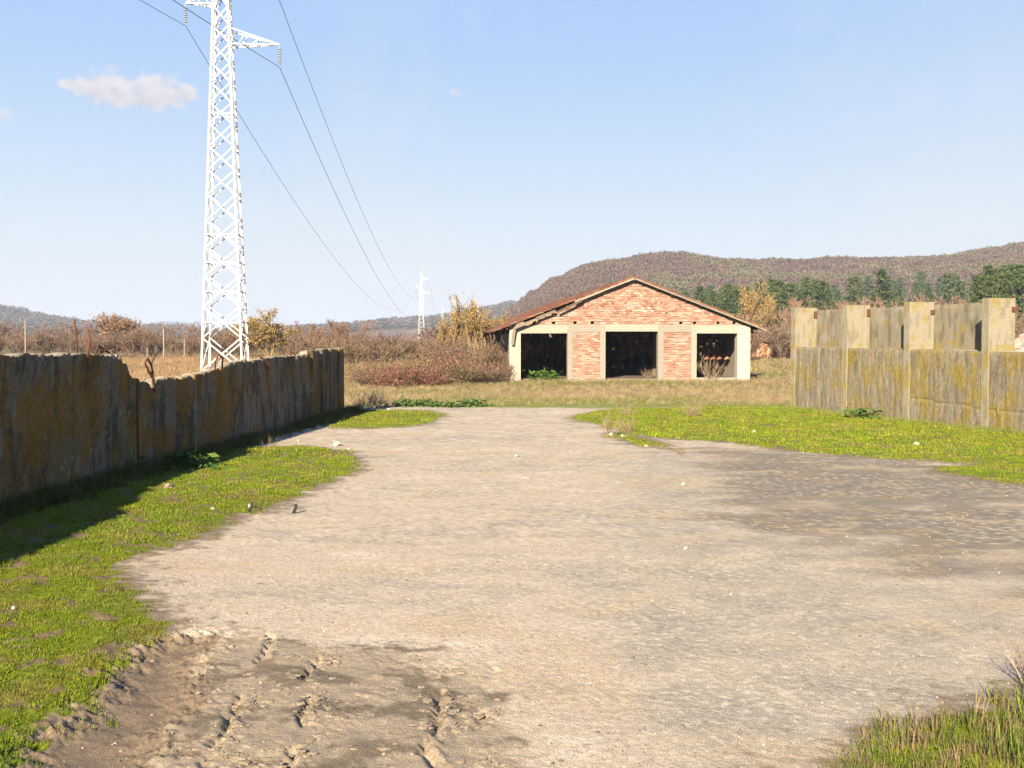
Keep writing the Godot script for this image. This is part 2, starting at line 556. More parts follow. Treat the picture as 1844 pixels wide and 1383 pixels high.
func build_left_wall():
	var ang := atan(0.077)
	var p0 := at(left_wall_x(4.0), 4.0)
	var root := thing("concrete_wall", p0, PI / 2 - ang)        # local x runs away from the camera, local z points into the yard
	tag(root, "broken lichen-stained concrete wall along the left side of the yard, with bent rusty bars on top", "wall")
	var k := 1.0 / cos(ang)
	var tops := [-6.0, 3.2, 2.0, 3.05, 4.5, 2.8, 6.5, 2.3, 8.0, 1.95, 9.2, 1.64, 10.2, 1.55, 10.8, 1.54,      # it rises towards the camera, outside the frame
		 12.6, 1.53, 13.45, 1.5, 13.62, 1.42, 13.8, 1.24, 13.95, 1.19, 14.35, 1.15, 14.5, 1.07, 14.7, 1.15, 15.0, 1.19, 15.6, 1.16, 16.2, 1.19, 17.2, 1.25, 17.7, 1.32, 18.3, 1.35, 18.5, 1.33, 19.5, 1.36, 21.3, 1.375, 22.4, 1.385, 22.6, 1.47, 24.4, 1.48, 25.4, 1.485]
	var top := func(s0):
		return func(s):
			var d: float = 4.0 + (s + s0) / k
			return profile(tops, d) + nz(d, 3.0, 3.0) * 0.014 + nz(d, 8.0, 11.0) * 0.016 - absf(nz(d, 6.0, 26.0)) * 0.02 - maxf(0.0, nz(d, 2.0, 4.5) - 0.45) * 0.12
	var colour := func(s0):
		return func(s, y, t):
			var d: float = 4.0 + (s + s0) / k
			var streak := nz(d * 1.5, y * 0.5, 1.5)
			var fine := nz(d * 5.0, y * 1.6, 2.0)
			var patch := nz(d * 0.7, y * 0.9 + 40, 1.0)
			var c := Color(0.23, 0.195, 0.145).lerp(Color(0.1, 0.085, 0.065), smoothstep(-0.2, 0.45, streak + 0.35 * fine + 0.3 * nz(d * 3.0, y * 0.8, 5.0)))
			var drip := nz(d * 5.0 + 60, y * 0.5, 1.4) + patch * 0.3
			c = c.lerp(Color(0.36, 0.33, 0.27), smoothstep(0.5, 0.7, drip) * (0.8 if d > 15.5 and y < 0.8 else 0.4))
			var crust := nz(d * 2.2, y * 1.6 + 8, 7.0)
			var lich: float = 0.2 + 0.6 * patch + 0.45 * nz(d * 1.6 + 15, y * 0.6, 1.2) + 0.3 * fine + 0.5 * crust
			if d > 17.5 and d < 22.6:
				lich -= 0.4
			c = c.lerp(Color(0.29, 0.155, 0.015), smoothstep(0.02, 0.32, lich) * (0.75 + 0.25 * nz(d * 6.0, y * 5.0, 3.0)))
			c = c.lerp(Color(0.2, 0.18, 0.1), smoothstep(0.1, 0.6, nz(d * 0.9 + 5, y + 3, 0.9)) * (0.6 if d < 14.0 and y < 0.6 else 0.0))
			c = c.lerp(Color(0.42, 0.39, 0.33), 0.75 if rnd() < 0.006 else 0.0)
			return c * Color(1, 1, 1).lerp(Color(0.68, 0.68, 0.68), rnd())
	var cuts := [[-6.0, 13.9, 0.03, 1.0], [14.04, 22.42, 0.0, 5.0], [22.46, 25.4, 0.01, 9.0]]
	for q in cuts:
		var s0: float = (q[0] - 4.0) * k
		var len: float = (q[1] - q[0]) * k
		var far: bool = q[0] > 20
		var rel := func(s, y):
			var r: float = q[2] + boards(s, y, q[3]) * (0.7 if far else 0.3)
			if far:
				var ph := fposmod(s, 0.78)
				r += -0.05 if ph < 0.1 else (0.02 if ph < 0.45 else 0.0)
			return r
		var o := put(slab(len, 0.22, top.call(s0), rel, colour.call(s0), 0.035, 36), "panel", M.concrete, root)
		o.position = Vector3(s0, 0, 0)
	var joint := MB.new()          # the recessed joint between the first two panels
	joint.col = Color(0.07, 0.06, 0.05)
	joint.box(9.9 * k, -0.1, -0.2, 10.04 * k, 1.12, -0.09)
	put(joint.mesh(), "joint", M.concrete, root)
	# bent reinforcement: d along the wall, then heights
	var L := func(d, h, z): return Vector3((d - 4.0) * k, h, z)
	rebar(root, [L.call(12.58, 1.3, 0.02), L.call(12.6, 1.52, 0.03), L.call(12.66, 1.66, 0.03), L.call(12.72, 1.8, -0.02)], 0.017)
	rebar(root, [L.call(12.62, 1.5, -0.1), L.call(12.6, 1.7, -0.1), L.call(12.56, 1.92, -0.1)], 0.011)
	rebar(root, [L.call(13.1, 1.5, -0.1), L.call(13.25, 1.57, -0.05), L.call(13.42, 1.61, -0.02)], 0.012)
	rebar(root, [L.call(12.95, 1.5, -0.05), L.call(13.15, 1.62, -0.1), L.call(13.3, 1.57, -0.1), L.call(13.44, 1.53, -0.1)], 0.012)
	rebar(root, [L.call(14.5, 1.0, 0.03), L.call(14.42, 1.2, 0.03), L.call(14.26, 1.38, 0.0), L.call(14.34, 1.45, 0.0), L.call(14.42, 1.36, 0.02), L.call(14.46, 1.1, 0.02)], 0.013)
	rebar(root, [L.call(14.55, 1.05, 0.0), L.call(14.62, 1.24, -0.04), L.call(14.58, 1.36, -0.05), L.call(14.72, 1.5, -0.05)], 0.014)
	rebar(root, [L.call(14.52, 1.05, 0.02), L.call(14.48, 1.16, 0.02), L.call(14.34, 1.3, 0.0)], 0.016)
	rebar(root, [L.call(17.0, 1.2, -0.05), L.call(16.95, 1.35, -0.02), L.call(17.1, 1.46, -0.02), L.call(17.22, 1.4, 0.0), L.call(17.12, 1.22, 0.02)], 0.014)
	rebar(root, [L.call(19.3, 1.38, -0.05), L.call(19.42, 1.3, 0.03), L.call(19.5, 1.16, 0.04)], 0.02)
	rebar(root, [L.call(21.2, 1.3, -0.04), L.call(21.15, 1.47, -0.04), L.call(21.28, 1.38, 0.03), L.call(21.3, 1.25, 0.03)], 0.012)
	rebar(root, [L.call(22.7, 1.44, -0.1), L.call(22.62, 1.56, -0.1), L.call(22.5, 1.6, -0.1)], 0.012)
	rebar(root, [L.call(24.5, 1.46, -0.1), L.call(24.5, 1.8, -0.1)], 0.009)

func build_right_wall():
	var dir := Vector2(0.296, -0.955)
	var root := thing("silage_wall", at(6.8, 26.8), atan2(0.955, 0.296) * -1.0)     # local x runs towards the camera along the wall
	root.rotation.y = -atan2(0.955, 0.296)
	tag(root, "yellow-lichened concrete wall with upright fins and set-back upper panels along the right side", "wall")
	# after that turn local +z points away from the yard to the left/front; the yard face is +z
	var colour := func(s, y, t):
		var streak := nz(s * 4.0, y * 0.4, 1.5)
		var fine := nz(s * 11.0, y * 2.0, 2.0)
		var patch := nz(s * 0.8 + 7, y * 1.0 + 20, 1.1)
		var c := Color(0.33, 0.285, 0.205).lerp(Color(0.22, 0.19, 0.14), smoothstep(-0.1, 0.8, streak + 0.4 * fine))
		c = c.lerp(Color(0.42, 0.37, 0.28), smoothstep(0.2, 0.8, nz(s * 5.0 + 80, y * 0.5, 1.6)) * 0.7)
		var lich: float = -0.26 + clampf(s * 0.07, 0.0, 0.4) + 0.7 * patch + 0.45 * nz(s * 3.0 + 15, y * 0.6, 1.3) + 0.3 * fine + 0.45 * nz(s * 2.5, y * 2.0, 7.0)
		return c.lerp(Color(0.36, 0.265, 0.045), smoothstep(0.05, 0.4, lich) * 0.75) * Color(1, 1, 1).lerp(Color(0.72, 0.72, 0.72), rnd())
	var fins := [0.0, 2.04, 4.22, 6.5]
	var cuts := [[0.09, 2.03], [2.21, 4.21], [4.39, 6.49], [6.67, 14.0]]
	for q in cuts:
		var s0: float = q[0]
		var o := put(slab(q[1] - q[0], 0.7, func(s): return 1.5 - 0.004 * (s + s0) + nz(s + s0, 2, 2.5) * 0.012 + nz(s + s0, 6, 9.0) * 0.01 - absf(nz(s + s0, 6, 24.0)) * 0.018,
			func(s, y): return boards(s + s0, y, 3.0) * 1.3 - (0.012 if s0 > 4.0 and absf(y - 0.52 + 0.05 * (s + s0 - 4.3) + nz(s + s0, 1, 1.5) * 0.03) < 0.022 else 0.0),
			func(s, y, t): return colour.call(s + s0, y, t), 0.04, 34), "lower_panel", M.concrete, root)
		o.position = Vector3(s0, 0, 0)
	var pale := func(s, y, t):
		var c := Color(0.37, 0.33, 0.25).lerp(Color(0.27, 0.24, 0.175), smoothstep(0.0, 0.8, nz(s * 3.0, y * 0.7, 2.0)))
		return c.lerp(Color(0.34, 0.265, 0.07), smoothstep(0.35, 0.9, nz(s * 2.0 + 4, y * 1.4 + 9, 1.5) + (0.5 if y > 2.25 or y < 1.62 else 0.0)) * 0.7)
	for k in 4:
		var mb := MB.new()
		var s0: float = fins[k] - 0.0
		# one fin: a tall narrow pillar, built face by face with fine cells so that its stains show
		var s1: float = s0 + (0.09 if k == 0 else 0.18)
		if k == 0:
			s0 = -0.09
		var zf := 0.03
		var zb := -0.56
		for j in 50:
			var y0 := -0.12 + 2.57 * j / 50.0
			var y1 := -0.12 + 2.57 * (j + 1) / 50.0
			for i in 12:
				var a := lerpf(zf, zb, i / 12.0)
				var b := lerpf(zf, zb, (i + 1) / 12.0)
				var q: float = k * 7.0
				mb.quadc(Vector3(s1, y0, a), Vector3(s1, y0, b), Vector3(s1, y1, b), Vector3(s1, y1, a), pale.call(a + q, y0, 0), pale.call(b + q, y0, 0), pale.call(b + q, y1, 0), pale.call(a + q, y1, 0))
			for i in 4:
				var a := lerpf(s0, s1, i / 4.0)
				var b := lerpf(s0, s1, (i + 1) / 4.0)
				mb.quadc(Vector3(a, y0, zf), Vector3(b, y0, zf), Vector3(b, y1, zf), Vector3(a, y1, zf), pale.call(a, y0, 0), pale.call(b, y0, 0), pale.call(b, y1, 0), pale.call(a, y1, 0))
		mb.col = Color(0.38, 0.33, 0.24)
		mb.quad(Vector3(s0, -0.12, zb), Vector3(s0, -0.12, zf), Vector3(s0, 2.45, zf), Vector3(s0, 2.45, zb))
		mb.quad(Vector3(s1, -0.12, zb), Vector3(s0, -0.12, zb), Vector3(s0, 2.45, zb), Vector3(s1, 2.45, zb))
		mb.quad(Vector3(s0, 2.45, zf), Vector3(s1, 2.45, zf), Vector3(s1, 2.45, zb), Vector3(s0, 2.45, zb))
		put(mb.mesh(), "fin", M.concrete, root)
		var pl := MB.new()
		pl.col = Color(0.2, 0.09, 0.055)
		pl.box(s1 - 0.02, 2.2, -0.56, s1 + 0.035, 2.29 if k > 1 else 2.36, -0.48)
		put(pl.mesh(), "steel_plate", M.rust, root)
	for k in 3:
		var s0: float = fins[k] + (0.09 if k == 0 else 0.18)
		var ln: float = fins[k + 1] - s0
		var o := put(slab(ln, 0.12, func(s): return 2.39 + nz(s + s0, 3, 3.0) * 0.01, func(s, y): return boards(s + s0, y, 8.0) * 0.5,
			func(s, y, t):
				var c := Color(0.3, 0.265, 0.195).lerp(Color(0.19, 0.17, 0.125), smoothstep(-0.2, 0.7, nz((s + s0) * 4.0, y * 0.8, 1.6)))
				c = c.lerp(Color(0.4, 0.37, 0.3), smoothstep(0.1, 0.8, nz((s + s0) * 1.5, y * 1.2 + 60, 1.2)) * 0.6)
				var l: float = 0.7 * nz((s + s0) * 1.6, y * 2.0 + 31, 1.2) + (0.55 if s0 > 4.0 and y < 1.66 + nz(s, 4, 2.0) * 0.05 else 0.0)
				return c.lerp(Color(0.36, 0.265, 0.045), smoothstep(0.3, 0.8, l) * 0.8), 0.05, 40), "upper_panel", M.concrete, root)
		o.position = Vector3(s0, 0, -0.56)


# ------------------------------------------------------------------ the barn
func build_barn():
	var root := thing("brick_barn", at(5.08, 46.6), deg_to_rad(4.0))
	tag(root, "derelict red brick barn with three open bays and a sagging tiled gable roof", "barn")
	var LEN := 30.0
	var SL := 0.385
	var APEX := 4.16                       # top of the gable wall
	var conc := func(called, x0, y0, z0, x1, y1, z1, tone := 1.0):
		var mb := MB.new()
		var nx := int(ceil(absf(x1 - x0) / 0.2))
		var ny := int(ceil(absf(y1 - y0) / 0.2))
		mb.col = Color(0.37, 0.34, 0.285) * tone
		mb.box(x0, y0, z0, x1, y1, z1)
		return put(mb.mesh(), called, M.plain_concrete, root)
	# concrete frame of the front
	conc.call("column", -5.2, -0.1, -0.45, -4.73, 2.26, 0.0, 1.25)
	conc.call("column", -2.77, -0.1, -0.35, -2.54, 2.26, 0.012, 0.85)
	conc.call("column", -1.4, -0.1, -0.35, -1.17, 2.31, 0.012, 0.9)
	conc.call("column", 1.05, -0.1, -0.35, 1.3, 2.31, 0.012, 0.85)
	conc.call("column", 2.47, -0.1, -0.35, 2.7, 2.26, 0.012, 1.0)
	conc.call("column", 4.45, -0.1, -0.45, 5.0, 2.26, 0.0, 1.4)
	conc.call("lintel", -4.73, 1.93, -0.35, -2.77, 2.26, 0.0, 1.05)
	conc.call("lintel", -2.54, 1.98, -0.35, -1.4, 2.26, 0.0, 0.85)
	conc.call("lintel", -1.17, 2.01, -0.35, 1.05, 2.31, 0.0, 1.05)
	conc.call("lintel", 1.3, 1.98, -0.35, 2.47, 2.26, 0.0, 0.85)
	conc.call("lintel", 2.7, 1.93, -0.35, 4.45, 2.26, 0.0, 1.1)
	conc.call("threshold", 2.7, -0.08, -0.4, 4.45, 0.06, 0.0, 1.0)
	# brickwork: bricks proud of a recessed mortar core; a few shared brick shapes, each in its own tone
	var kinds := []
	var tones := [Color(0.42, 0.225, 0.17), Color(0.38, 0.19, 0.14), Color(0.46, 0.275, 0.215), Color(0.34, 0.165, 0.12), Color(0.48, 0.34, 0.27), Color(0.43, 0.25, 0.19), Color(0.52, 0.43, 0.36)]
	for t in tones.size():
		for r in 2:
			var mb := MB.new()
			mb.col = tint(tones[t].lerp(tones[(t + 3 + r) % 7], 0.35), 0.1)
			var j := func(): return rnd(-0.011, 0.011)
			var p := []
			for y in [0.0, 0.086]:
				for e in [[0.0, 0.0], [0.245, 0.0], [0.245, -0.1], [0.0, -0.1]]:
					p.push_back(Vector3(e[0] + j.call(), y + j.call(), e[1] + j.call()))
			mb.hexa(p)
			kinds.push_back(mb.mesh())
	var pick := func():
		var u := rnd()
		var t: int = 6 if u < 0.1 else (4 if u < 0.3 else [0, 1, 2, 3, 5][rng.randi() % 5])
		return t * 2 + rng.randi() % 2
	var mortar := Color(0.44, 0.34, 0.27)
	var singles := 0
	for pier in [[-2.54, -1.4], [1.3, 2.47]]:
		var mb := MB.new()
		mb.col = mortar
		mb.box(pier[0], -0.1, -0.3, pier[1], 1.98, -0.035)
		var core := put(mb.mesh(), "brick_pier", M.brick, root)
		var row := 0
		var y := 0.0
		while y < 1.9:
			var x: float = pier[0] + 0.006 - (0.13 if row % 2 else 0.0)
			while x < pier[1] - 0.03:
				var x0: float = maxf(x, pier[0] + 0.005)
				var x1: float = minf(x + 0.245, pier[1] - 0.005)
				var hole: bool = (row in [0, 8, 16]) and (absf((x0 + x1) / 2 - pier[0] - 0.33) < 0.13 or absf((x0 + x1) / 2 - pier[0] - 0.88) < 0.13)
				if x1 - x0 > 0.06 and not (hole and rnd() < 0.8):
					var b := put(kinds[pick.call()], "brick", M.brick, core)
					b.position = Vector3(x0, y + rnd(-0.008, 0.008), rnd(-0.022, 0.012))
					b.rotation.z = rnd(-0.04, 0.04)
					b.scale.x = (x1 - x0) / 0.245
					b.scale.y = minf(1.0, (1.972 - y) / 0.092)
					singles += 1
				x += 0.257
			y += 0.104
			row += 1
	# gable above the beam: mortar core in strips so that the putlog holes go through
	var gm := MB.new()
	gm.col = mortar
	var holes := [-4.15, -3.35, -2.45, -1.72, 2.03, 2.62, 3.62, 4.3]
	var band0 := 2.31
	var band1 := 2.43
	var edge := func(y): return (APEX - y) / SL
	var xs := [-5.0]
	for h in holes:
		xs.push_back(h - 0.07)
		xs.push_back(h + 0.07)
	xs.push_back(4.9)
	gm.box(-5.1, 2.262, -0.3, 4.95, band0, -0.035)
	for k in range(0, xs.size(), 2):
		gm.box(xs[k], band0, -0.3, xs[k + 1], band1, -0.035)
	for s in [-1.0, 1.0]:
		var e: float = edge.call(band1) * s
		var a := [Vector3(e, band1, -0.035), Vector3(0, band1, -0.035), Vector3(0, APEX, -0.035)]
		var b := [Vector3(e, band1, -0.3), Vector3(0, band1, -0.3), Vector3(0, APEX, -0.3)]
		if s < 0:
			gm.tri(a[0], a[1], a[2]); gm.tri(b[1], b[0], b[2])
		else:
			gm.tri(a[1], a[0], a[2]); gm.tri(b[0], b[1], b[2])
	var gable := put(gm.mesh(), "gable_wall", M.brick, root)
	var rest := MB.new()
	var y := 2.325
	var row := 0
	while y < APEX - 0.1:
		var half: float = edge.call(y + 0.1) - 0.02
		var x := -half - (0.13 if row % 2 else 0.0)
		while x < half:
			var x0 := maxf(x, -half)
			var x1 := minf(x + 0.245, half)
			var skip := x1 - x0 < 0.06
			if row == 0:
				for h in holes:
					if x1 > h - 0.07 and x0 < h + 0.07:
						if x0 < h - 0.07:
							x1 = h - 0.07
						else:
							x0 = h + 0.07
				skip = x1 - x0 < 0.04
			if not skip and not (absf((x0 + x1) / 2 - 2.42) < 0.05 and row > 1 and row < 9):
				var kk: int = pick.call()
				if singles < 300:
					var b := put(kinds[kk], "brick", M.brick, gable)
					b.position = Vector3(x0, y + rnd(-0.008, 0.008), rnd(-0.022, 0.012))
					b.rotation.z = rnd(-0.04, 0.04)
					b.scale.x = (x1 - x0) / 0.245
					singles += 1
				else:
					rest.col = tint(tones[kk / 2].lerp(tones[rng.randi() % 7], rnd()), 0.14)
					var z := rnd(-0.024, 0.014)
					var cut := lerpf(x0, x1, rnd(0.35, 0.65)) if rnd() < 0.35 else x1
					rest.box(x0 + rnd(0, 0.02), y + rnd(-0.014, 0.014), z - 0.08, cut - rnd(0, 0.015), y + 0.088 + rnd(-0.022, 0.012), z)
					if cut < x1 - 0.05:
						rest.col = tint(tones[rng.randi() % 7], 0.15)
						rest.box(cut + 0.008, y + rnd(-0.014, 0.014), z - 0.08, x1 - rnd(0, 0.015), y + 0.088 + rnd(-0.022, 0.012), z + rnd(-0.015, 0.01))
			x += 0.257
		y += 0.104
		row += 1
	var ro := put(rest.mesh(), "brickwork", M.brick, gable)
	tag(ro, "", "", "", "stuff")
	# side and rear walls, floor
	var side := func(called, x0, z0, x1, z1, y1, col):
		var mb := MB.new()
		mb.col = col
		mb.box(x0, -0.1, z0, x1, y1, z1)
		return put(mb.mesh(), called, M.plain_concrete, root)
	side.call("side_wall", -5.18, -LEN, -4.93, -0.46, 2.2, Color(0.34, 0.3, 0.25))
	side.call("side_wall", 4.73, -LEN, 4.98, -0.46, 2.2, Color(0.34, 0.3, 0.25))
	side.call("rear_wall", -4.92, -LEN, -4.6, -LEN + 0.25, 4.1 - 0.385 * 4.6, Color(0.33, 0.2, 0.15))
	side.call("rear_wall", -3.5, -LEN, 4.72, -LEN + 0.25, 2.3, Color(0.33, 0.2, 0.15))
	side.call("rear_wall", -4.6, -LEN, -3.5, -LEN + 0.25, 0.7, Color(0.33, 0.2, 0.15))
	for k in 5:
		var mb := MB.new()
		mb.col = Color(0.25, 0.2, 0.15)
		mb.box(-4.55 + k * 0.235, 0.7, -LEN + 0.1, -4.42 + k * 0.235, 2.35, -LEN + 0.14)
		put(mb.mesh(), "window_slat", M.wood, root)
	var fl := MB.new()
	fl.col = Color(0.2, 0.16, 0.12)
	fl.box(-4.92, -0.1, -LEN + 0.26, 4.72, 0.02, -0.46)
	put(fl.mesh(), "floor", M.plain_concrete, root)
	# rear gable above the rear wall
	var rg := MB.new()
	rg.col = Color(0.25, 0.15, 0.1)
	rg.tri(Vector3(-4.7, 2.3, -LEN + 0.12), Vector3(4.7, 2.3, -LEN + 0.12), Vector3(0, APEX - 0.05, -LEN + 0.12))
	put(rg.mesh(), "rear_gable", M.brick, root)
	# roof: purlins, rafters, tiles, barge boards
	for s in [-1.0, 1.0]:
		for k in 9:
			var u: float = s * (0.35 + k * 0.62)
			var yy: float = APEX + 0.03 - absf(u) * SL
			var mb := MB.new()
			mb.col = tint(Color(0.1, 0.075, 0.055), 0.3)
			mb.box(u - 0.05, yy - 0.06, -LEN - 0.1, u + 0.05, yy + 0.03, 0.22 + rnd(-0.08, 0.02))
			put(mb.mesh(), "purlin", M.wood, root)
	for k in 11:
		var z := -0.6 - k * 2.9
		for s in [-1.0, 1.0]:
			var mb := MB.new()
			mb.col = Color(0.17, 0.125, 0.09)
			mb.bar(Vector3(s * 0.05, APEX - 0.14, z), Vector3(s * 5.3, APEX - 0.14 - 5.3 * SL, z), 0.08, 0.12, Vector3.UP)
			put(mb.mesh(), "rafter", M.wood, root)
			var post := MB.new()
			post.col = tint(Color(0.17, 0.135, 0.1), 0.15)
			post.box(s * 1.6 - 0.09, 0.0, z - 0.09, s * 1.6 + 0.09, APEX - 0.2 - 1.6 * SL, z + 0.09)
			put(post.mesh(), "post", M.wood, root)
			var br := MB.new()
			br.col = tint(Color(0.16, 0.12, 0.085), 0.15)
			br.bar(Vector3(s * 1.6, 1.6, z), Vector3(s * 2.5, APEX - 0.24 - 2.5 * SL, z), 0.09, 0.09)
			put(br.mesh(), "brace", M.wood, root)
	var tile_tones := [Color(0.26, 0.105, 0.065), Color(0.21, 0.085, 0.055), Color(0.29, 0.135, 0.08), Color(0.19, 0.1, 0.075), Color(0.22, 0.15, 0.11)]
	for s in [-1.0, 1.0]:
		var slope := Node3D.new()
		slope.name = "roof_slope"
		root.add_child(slope, true)
		var mb := MB.new()
		var eave := 5.85 if s < 0 else 5.6
		var nu := int(eave / 0.33)
		for i in int((LEN + 0.45) / 0.2):
			var z0 := 0.3 - i * 0.2
			for r in nu:
				var u0 := r * eave / nu
				var u1 := (r + 1) * eave / nu + 0.05
				var zc := z0 - 0.1
				if s > 0 and zc < -1.6 and zc > -5.0 and u0 > 1.6 and u0 < 3.8 and nz(zc, u0, 0.8) > -0.2:
					continue
				if s < 0 and nz(zc * 0.7 + 20, u0, 0.7) > 0.95:
					continue
				mb.col = tint(tile_tones[rng.randi() % 5], 0.15)
				var lift := rnd(0.0, 0.015) + 0.01 * sin(zc * 0.8)
				var y0 := APEX + 0.1 - u0 * SL + lift
				var y1 := APEX + 0.1 - u1 * SL + lift + 0.028
				var pr := []
				for q in 5:
					var ph := q / 4.0
					pr.push_back([z0 - 0.2 * ph, sin(PI * ph) * 0.045])
				for q in 4:
					var a := Vector3(s * u0, y0 + pr[q][1], pr[q][0])
					var b := Vector3(s * u0, y0 + pr[q + 1][1], pr[q + 1][0])
					var c := Vector3(s * u1, y1 + pr[q + 1][1], pr[q + 1][0])
					var e := Vector3(s * u1, y1 + pr[q][1], pr[q][0])
					if s > 0:
						mb.quad(a, e, c, b)
					else:
						mb.quad(a, b, c, e)
				if i == 0 or r == nu - 1:
					var f := Vector3(0, -0.03, 0)
					mb.quad(Vector3(s * u0, y0, z0) + f, Vector3(s * u1, y1, z0) + f, Vector3(s * u1, y1 + 0.03, z0), Vector3(s * u0, y0 + 0.03, z0))
		var tl := put(mb.mesh(), "tiles", M.tile, slope)
		tag(tl, "", "", "", "stuff")
	var barge := func(u0, u1, drop0, drop1, col):
		var mb := MB.new()
		mb.col = col
		mb.bar(Vector3(u0, APEX + 0.07 - absf(u0) * SL - drop0, 0.27), Vector3(u1, APEX + 0.07 - absf(u1) * SL - drop1, 0.27), 0.03, 0.1)
		put(mb.mesh(), "barge_board", M.wood, root)
	barge.call(-0.02, -1.3, 0.0, 0.0, Color(0.46, 0.41, 0.33))
	barge.call(-1.31, -2.5, 0.01, 0.03, Color(0.42, 0.37, 0.3))
	barge.call(-2.2, -3.2, 0.08, 0.2, Color(0.16, 0.12, 0.09))
	barge.call(-3.3, -4.1, 0.1, 0.1, Color(0.24, 0.2, 0.16))
	barge.call(-4.0, -5.0, 0.14, 0.16, Color(0.3, 0.25, 0.2))
	barge.call(0.02, 2.0, 0.0, 0.0, Color(0.33, 0.29, 0.24))
	barge.call(2.01, 3.8, 0.0, 0.0, Color(0.31, 0.275, 0.22))
	barge.call(3.81, 5.62, 0.0, 0.0, Color(0.33, 0.29, 0.23))
	var fin := MB.new()
	fin.col = Color(0.1, 0.08, 0.06)
	fin.box(-0.04, APEX - 0.05, 0.16, 0.04, APEX + 0.22, 0.25)
	put(fin.mesh(), "ridge_end", M.wood, root)
	# a bent strip hanging from the left eave
	var hang := MB.new()
	hang.col = Color(0.3, 0.25, 0.2)
	var hp := [Vector3(-4.6, 2.36, 0.2), Vector3(-4.85, 2.3, 0.22), Vector3(-5.0, 2.1, 0.2), Vector3(-5.06, 1.75, 0.17), Vector3(-5.08, 1.45, 0.15)]
	for k in 4:
		hang.bar(hp[k], hp[k + 1], 0.12, 0.05, Vector3.BACK)
	put(hang.mesh(), "hanging_strip", M.wood, root)
	# boards dangling below the left eave, along the side wall
	for k in 14:
		var mb := MB.new()
		mb.col = tint(Color(0.13, 0.1, 0.08), 0.3)
		var z := -0.2 - k * 0.35
		mb.bar(Vector3(-5.75 + rnd(-0.05, 0.1), 2.05, z), Vector3(-5.6 + rnd(-0.2, 0.3), rnd(1.5, 1.9), z + rnd(-0.2, 0.2)), 0.08, 0.02)
		put(mb.mesh(), "eave_board", M.wood, root)
	# fallen stretch of tiled roof leaning inside the right-hand bays
	for part in [[0.35, -6.5, 1.5, 2.3], [2.55, -3.4, 2.1, 2.25]]:
		var mb := MB.new()
		var n := int(part[2] / 0.3)
		for i in n:
			for r in 6:
				if rnd() < 0.12:
					continue
				mb.col = tint(Color(0.3, 0.14, 0.085) if rnd() < 0.85 else Color(0.3, 0.23, 0.17), 0.3)
				var foot := Vector3(part[0] + i * 0.3 + (0.1 if r % 2 else 0.0) + rnd(-0.03, 0.03), part[3] - r * 0.24 - 0.3, part[1] + r * 0.2 + 0.3 + rnd(-0.03, 0.03))
				var back := Vector3(rnd(-0.06, 0.06), 0.3, -0.26)
				for q in 6:
					var e0 := Vector3(0.24 * q / 6.0, sin(PI * q / 6.0) * 0.07, sin(PI * q / 6.0) * 0.11)
					var e1 := Vector3(0.24 * (q + 1) / 6.0, sin(PI * (q + 1) / 6.0) * 0.07, sin(PI * (q + 1) / 6.0) * 0.11)
					mb.quad(foot + e0, foot + e1, foot + back + e1 * 0.8, foot + back + e0 * 0.8)
		var o := put(mb.mesh(), "fallen_tiles", M.tile, root)
		tag(o, "", "", "", "stuff")


# ------------------------------------------------------------------ pylons and wires
func pylon_half(h: float) -> float:
	return lerpf(1.07, 0.36, clampf(h / 20.0, 0.0, 1.0)) if h < 20.0 else lerpf(0.36, 0.06, (h - 20.0) / 4.7)

const ARMS := [[17.45, 3.03], [19.55, -1.9], [22.2, 2.6]]

